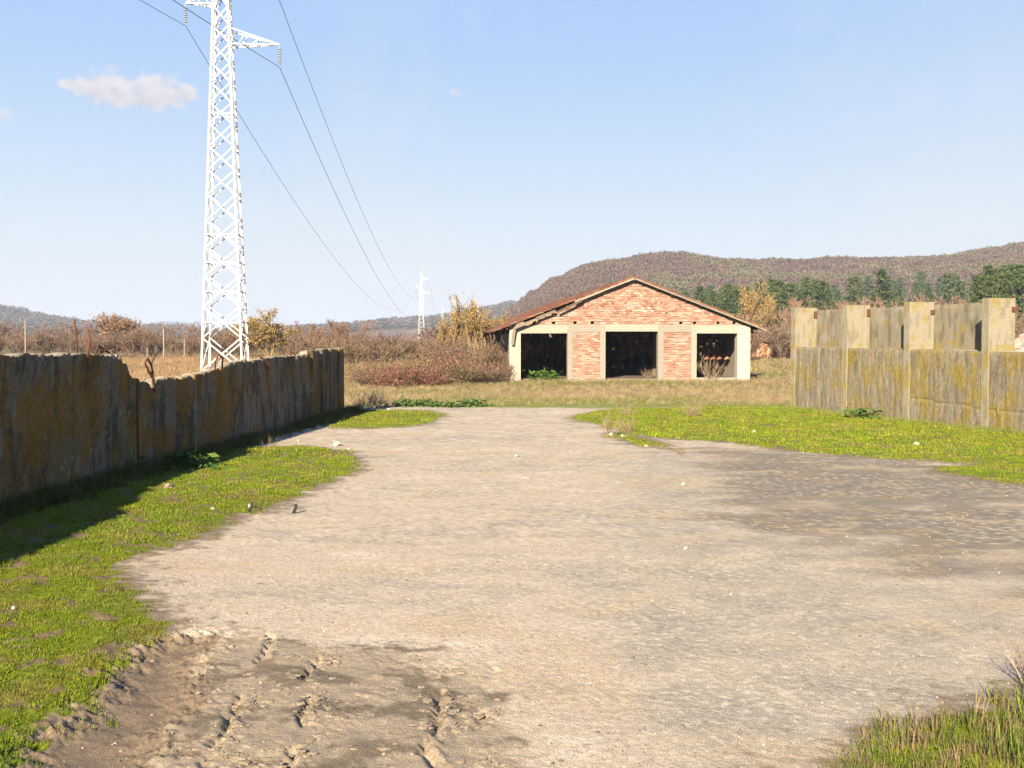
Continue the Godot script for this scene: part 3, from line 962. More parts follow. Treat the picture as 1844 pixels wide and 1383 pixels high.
func build_pylons():
	var steel := Color(0.6, 0.6, 0.585)
	var turn := deg_to_rad(4.0)
	var spots := [Vector2(-15.48, 60), Vector2(-31.2, 383), Vector2(-53.2, 852), Vector2(-88, 1600)]
	var corners := [Vector2(-1, 1), Vector2(1, 1), Vector2(1, -1), Vector2(-1, -1)]
	var levels := [0.0]
	var h := 0.0
	while h < 23.6:
		h += lerpf(1.75, 1.0, clampf(h / 16.0, 0, 1))
		levels.push_back(h)
	var corner := func(k, y):
		var w := pylon_half(y)
		return Vector3(corners[k].x * w, y, corners[k].y * w)
	# the near pylon, piece by piece
	var root := thing("lattice_pylon", at(spots[0].x, spots[0].y), turn)
	tag(root, "tall near white-painted lattice pylon behind the left wall, its top out of frame", "pylon", "pylons of the power line")
	for k in 4:
		var mb := MB.new()
		mb.col = steel
		mb.bar(corner.call(k, -0.2), corner.call(k, 20.0), 0.105, 0.105)
		mb.bar(corner.call(k, 20.0), corner.call(k, 24.7), 0.09, 0.09)
		put(mb.mesh(), "leg", M.paint, root)
		for l in range(levels.size() - 1):
			for way in 2:
				var a: Vector3 = corner.call(k if way == 0 else (k + 1) % 4, levels[l])
				var b: Vector3 = corner.call((k + 1) % 4 if way == 0 else k, levels[l + 1])
				var bm := MB.new()
				bm.col = steel * rnd(0.9, 1.05)
				bm.bar(a, b, 0.065, 0.03 if way == 0 else 0.04, Vector3(corners[k].x + corners[(k + 1) % 4].x, 0, corners[k].y + corners[(k + 1) % 4].y))
				put(bm.mesh(), "brace", M.paint, root)
			if l in [1, 2, 3, 4, 9, 15, 16, 19]:
				var y: float = (levels[l] + levels[l + 1]) / 2.0
				var hm := MB.new()
				hm.col = steel
				hm.bar(corner.call(k, y), corner.call((k + 1) % 4, y), 0.05, 0.06)
				put(hm.mesh(), "horizontal_bar", M.paint, root)
	var arm := func(parent, hh, tip, t):
		var s := signf(tip)
		var mb := MB.new()
		mb.col = steel
		var w := pylon_half(hh)
		var end := Vector3(tip, hh, 0)
		for z in [-1.0, 1.0]:
			mb.bar(Vector3(s * w, hh - 0.1, z * w), end, t, t)
			mb.bar(Vector3(s * w, hh + 0.75, z * w), end, t, t)
			for q in 3:
				var f := (q + 0.6) / 3.6
				var g := (q + 1.2) / 3.6
				mb.bar(Vector3(s * w, hh - 0.1, z * w).lerp(end, f), Vector3(s * w, hh + 0.75, z * w).lerp(end, g), t * 0.6, t * 0.6)
		for q in 4:
			var f := (q + 0.4) / 4.5
			mb.bar(Vector3(s * w, hh - 0.1, -w).lerp(end, f), Vector3(s * w, hh - 0.1, w).lerp(end, f), t * 0.6, t * 0.6)
		return put(mb.mesh(), "cross_arm", M.paint, parent)
	for a in ARMS:
		var am: MeshInstance3D = arm.call(root, a[0], a[1], 0.07)
		var ins := MB.new()
		ins.col = Color(0.3, 0.33, 0.3)
		ins.tube(Vector3(a[1], a[0], 0), Vector3(a[1], a[0] - 1.15, 0), 0.02, 0.02, 6)
		for q in 7:
			var y: float = a[0] - 0.2 - q * 0.125
			ins.tube(Vector3(a[1], y, 0), Vector3(a[1], y - 0.06, 0), 0.045, 0.1, 10, true)
		put(ins.mesh(), "insulator", M.glass, root)
	# the far ones, one mesh each
	var words := ["white lattice pylon standing well beyond the brambles, left of the barn", "small far white pylon just left of the yellow-leaved trees", "farthest and smallest pylon, half hidden by the yellow-leaved trees"]
	for p in range(1, 4):
		var mb := MB.new()
		mb.col = steel
		for k in 4:
			mb.bar(corner.call(k, -0.4), corner.call(k, 20.0), 0.14, 0.14)
			mb.bar(corner.call(k, 20.0), corner.call(k, 24.7), 0.13, 0.13)
			for l in range(levels.size() - 1):
				mb.bar(corner.call(k, levels[l]), corner.call((k + 1) % 4, levels[l + 1]), 0.06, 0.04)
				mb.bar(corner.call((k + 1) % 4, levels[l]), corner.call(k, levels[l + 1]), 0.06, 0.04)
		var r := thing("lattice_pylon", at(spots[p].x, spots[p].y), turn)
		put(mb.mesh(), "mast", M.paint, r)
		for a in ARMS:
			arm.call(r, a[0], a[1], 0.055)
			var im := MB.new()
			im.col = Color(0.3, 0.33, 0.3)
			im.tube(Vector3(a[1], a[0], 0), Vector3(a[1], a[0] - 1.15, 0), 0.07, 0.07, 6)
			put(im.mesh(), "insulator", M.glass, r)
		tag(r, words[p - 1], "pylon", "pylons of the power line")
	# conductors
	var which := ["lower right arm", "left arm", "upper right arm"]
	var basis := Basis(Vector3.UP, turn)
	var stops := [at(-19.0, -263)]
	for p in spots:
		stops.push_back(at(p.x, p.y))
	for a in 3:
		for q in 3:
			var off := basis * Vector3(ARMS[a][1], ARMS[a][0] - 1.2, 0)
			var p0: Vector3 = stops[q] + off
			var p1: Vector3 = stops[q + 1] + off
			var mb := MB.new()
			mb.col = Color(0.2, 0.2, 0.21)
			var n := 48
			var sag := 10.5 if q == 1 else 9.0
			var prev := p0
			for k in n:
				var t := (k + 1.0) / n
				var pt := p0.lerp(p1, t) - Vector3(0, sag * 4.0 * t * (1.0 - t), 0)
				mb.tube(prev, pt, 0.016, 0.016, 5)
				prev = pt
			var o := put(mb.mesh(), "power_cable", M.wire)
			tag(o, "thin cable " + ["overhead from the left edge to the near pylon's ", "sagging into the distance from the near pylon's ", "beyond the second pylon, on its "][q] + which[a], "cable", "cables of the power line")


# ------------------------------------------------------------------ plants
func bend(r: RandomNumberGenerator, dir: Vector3, by: float) -> Vector3:
	return (dir + Vector3(r.randf_range(-by, by), r.randf_range(-by, by), r.randf_range(-by, by))).normalized()

func grow(wood: MB, leaves: MB, r: RandomNumberGenerator, p: Vector3, dir: Vector3, length: float, rad: float, depth: int, o: Dictionary):
	var pts := [p]
	var d := dir
	var q := p
	for k in 3:
		d = bend(r, d + Vector3(0, o.lift, 0), o.wobble)
		q += d * length / 3.0
		pts.push_back(q)
	wood.col = o.bark * r.randf_range(0.75, 1.25)
	if rad > o.ribbon:
		for k in 3:
			wood.tube(pts[k], pts[k + 1], lerpf(rad, rad * 0.6, k / 3.0), lerpf(rad, rad * 0.6, (k + 1) / 3.0), 5 if rad > 0.05 else 3)
	else:
		wood.ribbon(pts, rad * 2.0, rad * 0.9 if depth > 0 else 0.0, bend(r, d.cross(Vector3(r.randf_range(-1, 1), r.randf_range(-1, 1), r.randf_range(-1, 1))).normalized(), 0.1))
	if depth > 0:
		for k in o.kids[depth - 1]:
			var t := r.randf_range(0.3, 1.0)
			var s := clampi(int(t * 3.0), 0, 2)
			var b: Vector3 = pts[s].lerp(pts[s + 1], t * 3.0 - s)
			grow(wood, leaves, r, b, bend(r, (d + Vector3(r.randf_range(-1, 1), r.randf_range(-0.4, 0.8), r.randf_range(-1, 1)) * o.spread).normalized(), 0.2), length * o.shrink * r.randf_range(0.7, 1.15), maxf(rad * 0.5, o.thin), depth - 1, o)
	if depth <= o.leaf_depth and o.leaves > 0.0:
		var cnt: int = int(o.leaves) + (1 if r.randf() < o.leaves - int(o.leaves) else 0)
		for k in cnt:
			if q.y < o.get("leaf_from", 0.0) * r.randf_range(0.85, 1.15):
				continue
			var c: Color = o.hues[r.randi() % o.hues.size()]
			leaves.col = c * r.randf_range(0.75, 1.25)
			var lp: Vector3 = pts[1 + r.randi() % 3] + Vector3(r.randf_range(-1, 1), r.randf_range(-1, 1), r.randf_range(-1, 1)) * o.leaf * 1.5
			var a := bend(r, Vector3(r.randf_range(-1, 1), r.randf_range(-1, 0.6), r.randf_range(-1, 1)).normalized(), 0.1)
			var b := a.cross(Vector3(r.randf_range(-1, 1), r.randf_range(-1, 1), r.randf_range(-1, 1))).normalized()
			var sz: float = o.leaf * r.randf_range(0.7, 1.3)
			leaves.quad(lp, lp + (a + b * 0.6) * sz * 0.5, lp + a * sz, lp + (a - b * 0.6) * sz * 0.5)

func plant(called: String, seed_: int, stems: int, spread0: float, length: float, rad: float, depth: int, o: Dictionary, names := ["trunk", "crown"]) -> Node3D:
	var r := RandomNumberGenerator.new()
	r.seed = seed_
	var w := MB.new()
	var l := MB.new()
	for k in stems:
		var a := r.randf_range(0, TAU)
		var e := spread0 * sqrt(r.randf())
		var foot := Vector3(cos(a), 0, sin(a)) * e * length * 0.12 + Vector3(0, -0.05, 0)
		grow(w, l, r, foot, Vector3(cos(a) * e, 1.0, sin(a) * e).normalized(), length * r.randf_range(0.75, 1.1), rad, depth, o)
	var root := Node3D.new()
	root.name = called
	put(w.mesh(), names[0], M.twig, root)
	if l.v.size() > 0:
		put(l.mesh(), names[1], M.leaf, root)
	return root

var protos := {}
var tall := {}
var hill_height: Callable
const ORDER := ["first", "second", "third", "fourth", "fifth", "sixth", "seventh", "eighth", "ninth", "tenth", "eleventh", "twelfth", "thirteenth", "fourteenth", "fifteenth", "sixteenth", "seventeenth", "eighteenth", "nineteenth", "twentieth", "twenty-first", "twenty-second", "twenty-third", "twenty-fourth", "twenty-fifth", "twenty-sixth"]

func opts(d: Dictionary) -> Dictionary:
	var o := {"lift": 0.1, "wobble": 0.22, "bark": Color(0.16, 0.11, 0.085), "ribbon": 0.02, "kids": [4, 5, 5, 4], "spread": 0.8, "shrink": 0.62, "thin": 0.012, "leaf_depth": 0, "leaves": 0.0, "leaf": 0.08, "hues": []}
	o.merge(d, true)
	return o

func make_protos():
	for k in 4:
		protos["shrub%d" % k] = plant("bare_shrub", 40 + k, 15, 0.7, 1.5, 0.02, 2, opts({"kids": [6, 6], "thin": 0.016, "ribbon": 0.05, "bark": [Color(0.19, 0.125, 0.09), Color(0.17, 0.125, 0.095), Color(0.2, 0.145, 0.1), Color(0.17, 0.115, 0.095)][k], "leaves": 0.9, "leaf": 0.1, "leaf_depth": 0, "hues": [Color(0.24, 0.14, 0.075), Color(0.2, 0.115, 0.07), Color(0.18, 0.14, 0.075)]}), ["stems", "leaves"])
	for k in 3:
		protos["bare%d" % k] = plant("bare_tree", 60 + k, 2, 0.3, 1.7, 0.06, 4, opts({"kids": [4, 5, 5, 4], "thin": 0.014, "lift": 0.15, "bark": Color(0.22, 0.14, 0.1)}), ["trunk", "crown"])
	protos.round = plant("round_bare_tree", 71, 4, 0.5, 1.5, 0.06, 4, opts({"kids": [5, 5, 5, 4], "thin": 0.015, "lift": 0.06, "spread": 0.95, "bark": Color(0.25, 0.16, 0.11), "leaves": 0.4, "leaf": 0.1, "hues": [Color(0.3, 0.18, 0.1)]}))
	protos.willow = plant("golden_willow", 72, 4, 0.5, 1.5, 0.06, 4, opts({"kids": [5, 5, 5, 4], "thin": 0.014, "lift": 0.05, "spread": 0.95, "bark": Color(0.26, 0.18, 0.08), "leaves": 4.0, "leaf": 0.085, "hues": [Color(0.34, 0.23, 0.08), Color(0.28, 0.19, 0.07), Color(0.38, 0.27, 0.1)]}))
	for k in 2:
		protos["yellow%d" % k] = plant("yellow_leaved_tree", 80 + k, 3, 0.35, 1.4, 0.05, 4, opts({"kids": [4, 4, 5, 4], "thin": 0.011, "lift": 0.25, "spread": 0.7, "bark": Color(0.24, 0.17, 0.1), "leaves": 2.4, "leaf": 0.05, "leaf_from": 1.3, "hues": [Color(0.46, 0.29, 0.06), Color(0.38, 0.23, 0.06), Color(0.46, 0.34, 0.13), Color(0.27, 0.19, 0.08), Color(0.3, 0.24, 0.08)]}))
	var families := [[Color(0.23, 0.075, 0.055), Color(0.26, 0.11, 0.065), Color(0.19, 0.1, 0.07), Color(0.32, 0.17, 0.08), Color(0.12, 0.13, 0.05)],
		[Color(0.16, 0.15, 0.06), Color(0.2, 0.17, 0.07), Color(0.12, 0.13, 0.045), Color(0.25, 0.17, 0.08), Color(0.2, 0.1, 0.06)],
		[Color(0.18, 0.12, 0.085), Color(0.15, 0.09, 0.075), Color(0.22, 0.15, 0.1), Color(0.3, 0.21, 0.12)]]
	for k in 3:
		protos["bramble%d" % k] = plant("bramble", 90 + k, 60, 1.2, 0.9, 0.009, 1, opts({"kids": [6], "lift": [-0.12, 0.0, 0.05][k], "wobble": 0.3, "thin": 0.008, "ribbon": 0.05, "shrink": 0.6, "bark": [Color(0.2, 0.1, 0.08), Color(0.17, 0.13, 0.085), Color(0.17, 0.12, 0.095)][k], "leaf_depth": 1, "leaves": [1.7, 1.3, 0.8][k], "leaf": 0.07, "hues": families[k]}), ["stems", "leaves"])
	for k in 2:
		protos["weed%d" % k] = plant("dry_weed", 100 + k, 40, 0.9, 0.34, 0.004, 1, opts({"kids": [4], "thin": 0.0025, "ribbon": 0.05, "shrink": 0.5, "bark": Color(0.27, 0.2, 0.135)}), ["stems", "leaves"])
	protos.green = plant("leafy_weed", 110, 26, 1.1, 0.22, 0.004, 1, opts({"kids": [2], "lift": -0.15, "thin": 0.003, "ribbon": 0.05, "bark": Color(0.12, 0.17, 0.05), "leaf_depth": 1, "leaves": 2.0, "leaf": 0.1, "hues": [Color(0.06, 0.12, 0.025), Color(0.09, 0.15, 0.03), Color(0.05, 0.09, 0.025)]}), ["stems", "leaves"])
	for k in 4:
		protos["pine%d" % k] = make_pine(120 + k)
	for k in protos:
		var top := 0.1
		for c in protos[k].get_children():
			var box: AABB = c.mesh.get_aabb()
			top = maxf(top, box.end.y)
		tall[k] = top

func make_pine(seed_: int) -> Node3D:                     # a Scots or black pine about 10 m tall
	var r := RandomNumberGenerator.new()
	r.seed = seed_
	var w := MB.new()
	var l := MB.new()
	var H := 10.0
	w.col = Color(0.18, 0.12, 0.08)
	var lean := Vector3(r.randf_range(-0.3, 0.3), 0, r.randf_range(-0.3, 0.3))
	w.tube(Vector3(0, -0.3, 0), Vector3(0, H * 0.5, 0) + lean * 0.5, 0.17, 0.11, 7)
	w.tube(Vector3(0, H * 0.5, 0) + lean * 0.5, Vector3(0, H * 0.96, 0) + lean, 0.11, 0.03, 6)
	var y := H * 0.16
	while y < H:
		var f := (y - H * 0.16) / (H * 0.84)
		var reach := (1.0 - pow(f, 1.6)) * 2.0 * r.randf_range(0.75, 1.15) + 0.25
		for k in (6 if f < 0.8 else 4):
			var a := r.randf_range(0, TAU)
			var c := lean * (y / H)
			var root := Vector3(0, y, 0) + c
			var tip := root + Vector3(cos(a), r.randf_range(0.05, 0.4), sin(a)) * reach * r.randf_range(0.6, 1.1)
			w.ribbon([root, (root + tip) / 2.0 - Vector3(0, 0.08, 0), tip], 0.05, 0.02, Vector3.UP)
			for q in 16:
				var t := r.randf_range(0.3, 1.05)
				var p := root.lerp(tip, t) + Vector3(r.randf_range(-1, 1), r.randf_range(-0.5, 0.7), r.randf_range(-1, 1)) * 0.28
				l.col = Color(0.055, 0.085, 0.03).lerp(Color(0.085, 0.115, 0.035), r.randf()) * r.randf_range(0.8, 1.2)
				var dir := (Vector3(cos(a), 0.8, sin(a)) * 0.7 + Vector3(r.randf_range(-1, 1), r.randf_range(-1, 1), r.randf_range(-1, 1))).normalized()
				var side := dir.cross(Vector3(r.randf_range(-1, 1), r.randf_range(-1, 1), r.randf_range(-1, 1))).normalized() * 0.1
				l.quad(p - side * 0.4, p + side * 0.4, p + dir * 0.34 + side, p + dir * 0.34 - side)
		y += 0.42
	var o := Node3D.new()
	o.name = "pine_tree"
	put(w.mesh(), "trunk", M.bark, o)
	put(l.mesh(), "crown", M.needle, o)
	return o

func stand(proto: String, called: String, x: float, d: float, scale_: Vector3, label: String, category: String, group := "", h := 0.0) -> Node3D:
	var o: Node3D = protos[proto].duplicate()
	o.name = numbered(called)
	add_child(o)
	o.position = at(x, d, h)
	o.rotation.y = rnd(0, TAU)
	o.scale = scale_ * Vector3(1.0, 1.0, 1.0) / tall[proto]      # scale_.y is the height wanted, in metres
	tag(o, label, category, group)
	return o

func px(p: float, d: float) -> float:      # metres to the right of the camera axis
	return (p - 922.0) / 2000.0 * d

func build_plants():
	make_protos()
	# hedgerow and thicket beyond the left wall: height from the picture's skyline
	for k in 56:
		var d := rnd(98, 132)
		var h := rnd(2.3, 3.4)
		var p := -30 + k * 11.8 + rnd(-8, 8)
		stand("shrub%d" % (rng.randi() % 4), "bare_shrub", px(p, d), d, Vector3(h * 1.3, h, h * 1.3), "leafless brown shrub in the hedgerow behind the left wall, " + ("left of the near pylon" if p < 366 else "right of the near pylon"), "shrub", "shrubs of the hedgerow " + ("left" if p < 366 else "right") + " of the pylon")
	for k in 26:
		var d := rnd(135, 175)
		var h := rnd(3.0, 4.6)
		stand("bare%d" % (rng.randi() % 3), "bare_tree", px(-30 + k * 26 + rnd(-12, 12), d), d, Vector3(h * 1.1, h, h * 1.1), "slender bare tree behind the hedgerow, " + ORDER[k] + " from the left edge", "tree", "bare trees behind the hedgerow")
	stand("round", "round_bare_tree", px(203, 112), 112, Vector3(5.0, 4.6, 5.0), "rounded reddish-brown leafless tree above the left wall, left of the pylon", "tree")
	stand("willow", "golden_willow", px(487, 98), 98, Vector3(6.2, 4.6, 6.2), "golden-brown bushy tree just right of the near pylon's foot", "tree")
	stand("bare0", "small_bare_tree", px(630, 165), 165, Vector3(5.0, 4.5, 5.0), "small round-headed bare tree on the skyline, left one of a pair", "tree", "pair of skyline trees")
	stand("bare1", "small_bare_tree", px(652, 170), 170, Vector3(5.0, 4.8, 5.0), "small round-headed bare tree on the skyline, right one of a pair", "tree", "pair of skyline trees")
	for k in 30:
		var d := rnd(56, 92)
		var p := 545 + k * 11 + rnd(-10, 10)
		var h := 1.7 + (610 - rnd(588, 606)) * d / 2000.0
		stand("shrub%d" % (rng.randi() % 4), "bare_shrub", px(p, d), d, Vector3(h * 1.4, h, h * 1.4), "brown bare shrub in the thicket between the left wall and the barn", "shrub", "shrubs of the thicket")
	# brambles in front of it
	for k in 24:
		var p := 652 + k * 10.6 + rnd(-3, 3)
		var d := rnd(40.2, 47.0) - 0.8 * sin(k * 1.3)
		var mid := 1.0 - absf(p - 775.0) / 150.0
		var h := (0.75 + 0.55 * maxf(mid, 0.0)) * rnd(0.75, 1.3)
		var kind: int = [0, 2, 1, 0, 0, 2, 0, 1, 2, 0][k % 10]
		stand("bramble%d" % kind, "bramble", px(p, d), d, Vector3(h * rnd(1.2, 1.7), h, h * 1.4), ["dark red", "olive-green", "grey-brown"][kind] + " bramble in the bank left of the barn, " + ORDER[k] + " from the left wall", "bramble", "brambles left of the barn")
	# yellow-leaved trees by the barn
	for q in [[866, 54, 4.05, "tallest yellow-leaved tree left of the barn, its top against the sky"], [838, 57, 3.55, "yellow-leaved tree next to the far pylons, left of the tallest one"], [812, 60, 3.0, "leftmost and lowest of the yellow-leaved trees beside the barn"], [894, 56, 3.3, "yellow-leaved tree closest to the barn's left eave"]]:
		stand("yellow%d" % (rng.randi() % 2), "yellow_leaved_tree", px(q[0], q[1]), q[1], Vector3(1.1, 1, 1.1) * q[2], q[3], "tree", "yellow-leaved trees by the barn")
	for q in [[880, 47.5, 1.9, "brown twiggy shrub tight against the barn's left corner"], [900, 48.5, 1.95, "brown twiggy shrub under the barn's left eave"], [858, 48.5, 2.1, "brown twiggy shrub in front of the yellow-leaved trees"], [908, 45.9, 1.0, "low brown shrub at the foot of the barn's left column"], [835, 50, 2.0, "brown shrub behind the brambles, left of the barn corner shrubs"], [800, 51, 1.8, "leftmost brown shrub just behind the brambles"]]:
		stand("shrub%d" % (rng.randi() % 4), "bare_shrub", px(q[0], q[1]), q[1], Vector3(q[2] * 1.1, q[2], q[2] * 1.1), q[3], "shrub", "shrubs at the barn corner")
	# behind and right of the barn
	stand("yellow0", "tall_yellow_tree", px(1350, 105), 105, Vector3(7.0, 7.5, 7.0), "tree with pale yellow top leaves above the right eave of the barn", "tree")
	stand("yellow1", "tall_yellow_tree", px(1388, 110), 110, Vector3(5.0, 6.6, 5.0), "sparser yellow-topped tree between the barn roof and the right wall", "tree")
	for k in 46:
		var d := rnd(75, 125)
		var p := rnd(1290, 1900)
		var h := 1.7 + (610 - (rnd(566, 590) if p < 1440 else rnd(532, 560))) * d / 2000.0
		stand("shrub%d" % (rng.randi() % 4), "bare_shrub", px(p, d), d, Vector3(h * 1.1, h, h * 1.1), "tall reddish-brown leafless shrub " + ("between the barn and the right wall" if p < 1440 else "showing over the right wall"), "shrub", "shrubs between barn and right wall" if p < 1440 else "shrubs over the right wall")
	for k in 18:
		var d := rnd(120, 160)
		var p := 1400 + k * 30 + rnd(-12, 12)
		var h := 1.7 + (610 - rnd(522, 545)) * d / 2000.0
		stand("bare%d" % (k % 3), "bare_tree", px(p, d), d, Vector3(h, h, h), "brown bare tree below the pines, " + ORDER[k] + " from the barn", "tree", "bare trees below the pines")
	for k in 70:
		var zone := 0 if k < 44 else (1 if k < 50 else 2)
		var p: float = [rnd(1225, 1510), rnd(1510, 1740), rnd(1755, 1900)][zone]
		var d: float = [rnd(205, 245), rnd(215, 300), rnd(150, 185)][zone]
		var top: float = [518 - (p - 1225) * 0.075 + rnd(-6, 26), 500 + rnd(-18, 22), 488 - (p - 1755) * 0.12 + rnd(-10, 14)][zone]
		var h := 1.7 + (610 - top) * d / 2000.0
		stand("pine%d" % (k % 4), "pine_tree", px(p, d), d, Vector3(h * rnd(0.95, 1.25), h, h * 1.1), ["green pine in the dense stand above the barn's right roof slope", "green pine scattered among brown woods above the right wall", "dark green pine in the cluster at the right edge"][zone], "pine tree", ["pines above the barn", "scattered pines", "pines at the right edge"][zone])
	for k in 66:
		var d := rnd(335, 420) if k < 46 else rnd(415, 465)
		var p := rnd(1225, 1525) if k < 46 else rnd(1540, 1725)
		var h := rnd(11.0, 16.0)
		var x := px(p, d)
		stand("pine%d" % (k % 4), "pine_tree", x, d, Vector3(h * 1.2, h, h * 1.2), "pine in the dark green band on the lower hillside, behind the nearer pines", "pine tree", "pines on the hillside", hill_height.call(x, d) - 0.3)
	# weeds
	stand("weed0", "dry_weed", 1.75, 19.5, Vector3(0.42, 0.5, 0.42), "tall pale dry weed at the near tip of the right green patch", "weed")
	stand("weed1", "dry_weed", 2.1, 20.1, Vector3(0.36, 0.4, 0.36), "pale dry weed just behind the tallest one on the right patch", "weed")
	stand("weed0", "dry_weed", 2.52, 24.2, Vector3(0.45, 0.34, 0.45), "brown dry weed in the middle of the far right green patch", "weed")
	stand("weed1", "dry_weed", 3.9, 24.0, Vector3(0.5, 0.46, 0.5), "brown dry weed further right on the far green patch", "weed")
	stand("weed1", "dry_weed", 2.48, 16.3, Vector3(0.22, 0.2, 0.22), "small brown weed at the end of the green tongue on the yard", "weed")
	stand("weed0", "dry_weed", -3.55, 26.5, Vector3(0.9, 0.6, 0.9), "dry weed in shade at the far end of the left wall", "weed")
	stand("weed1", "dry_weed", -3.2, 27.4, Vector3(1.0, 0.7, 1.0), "dark weed bush just beyond the left wall's end", "weed")
	stand("green", "leafy_weed", -4.3, 14.3, Vector3(0.5, 0.3, 0.5), "leafy dock plant at the shadow's edge below the broken left wall", "weed")
	stand("green", "leafy_weed", 7.4, 23.4, Vector3(0.5, 0.32, 0.5), "dark green leafy weed at the foot of the right wall", "weed")
	for k in 7:
		stand("green", "leafy_weed", -2.9 + k * 0.33, 27.6 + rnd(-0.2, 0.3), Vector3(0.4, 0.26, 0.4) * rnd(0.7, 1.1), "low green leafy weed along the yard's far left edge", "weed", "weeds at the yard's far edge")
	for q in [[-3.9, 46.1, 0.55, "green weed growing in the barn's left bay"], [-3.3, 46.0, 0.4, "low green weed in the left bay next to the pier"]]:
		stand("green", "leafy_weed", 5.08 + q[0], q[1], Vector3(1.2, 1, 1.2) * q[2], q[3], "weed")
	for q in [[3.3, 46.9, 1.15, "brown weeds standing in the barn's right bay"], [0.7, 47.3, 0.6, "brown weed at the right side of the barn's middle bay"]]:
		stand("weed%d" % (rng.randi() % 2), "dry_weed", 5.08 + q[0], q[1], Vector3(1.0, 1.0, 1.0) * q[2], q[3], "weed")
	stand("weed0", "dry_stalks", 2.55, 5.3, Vector3(0.3, 0.4, 0.3), "thin dry stalks leaning out of the grass at the lower right corner", "weed")


# ------------------------------------------------------------------ grass, gravel and stones
func tuft(blades: int, height: float, width: float, reach: float, seed_: int, lean := 0.6) -> ArrayMesh:
	var r := RandomNumberGenerator.new()
	r.seed = seed_
	var mb := MB.new()
	for k in blades:
		var a := r.randf_range(0, TAU)
		var foot := Vector3(r.randf_range(-1, 1), 0, r.randf_range(-1, 1)) * reach
		var out := Vector3(cos(a), 0, sin(a))
		var h := height * r.randf_range(0.5, 1.2)
		var l := lean * r.randf_range(0.2, 1.2)
		mb.col = Color(1, 1, 1) * r.randf_range(0.75, 1.25)
		mb.ribbon([foot - Vector3(0, 0.01, 0), foot + Vector3(0, h * 0.6, 0) + out * h * l * 0.35, foot + Vector3(0, h * (1.0 - l * 0.35), 0) + out * h * l], width, 0.0, Vector3(-sin(a), 0, cos(a)))
	return mb.mesh()

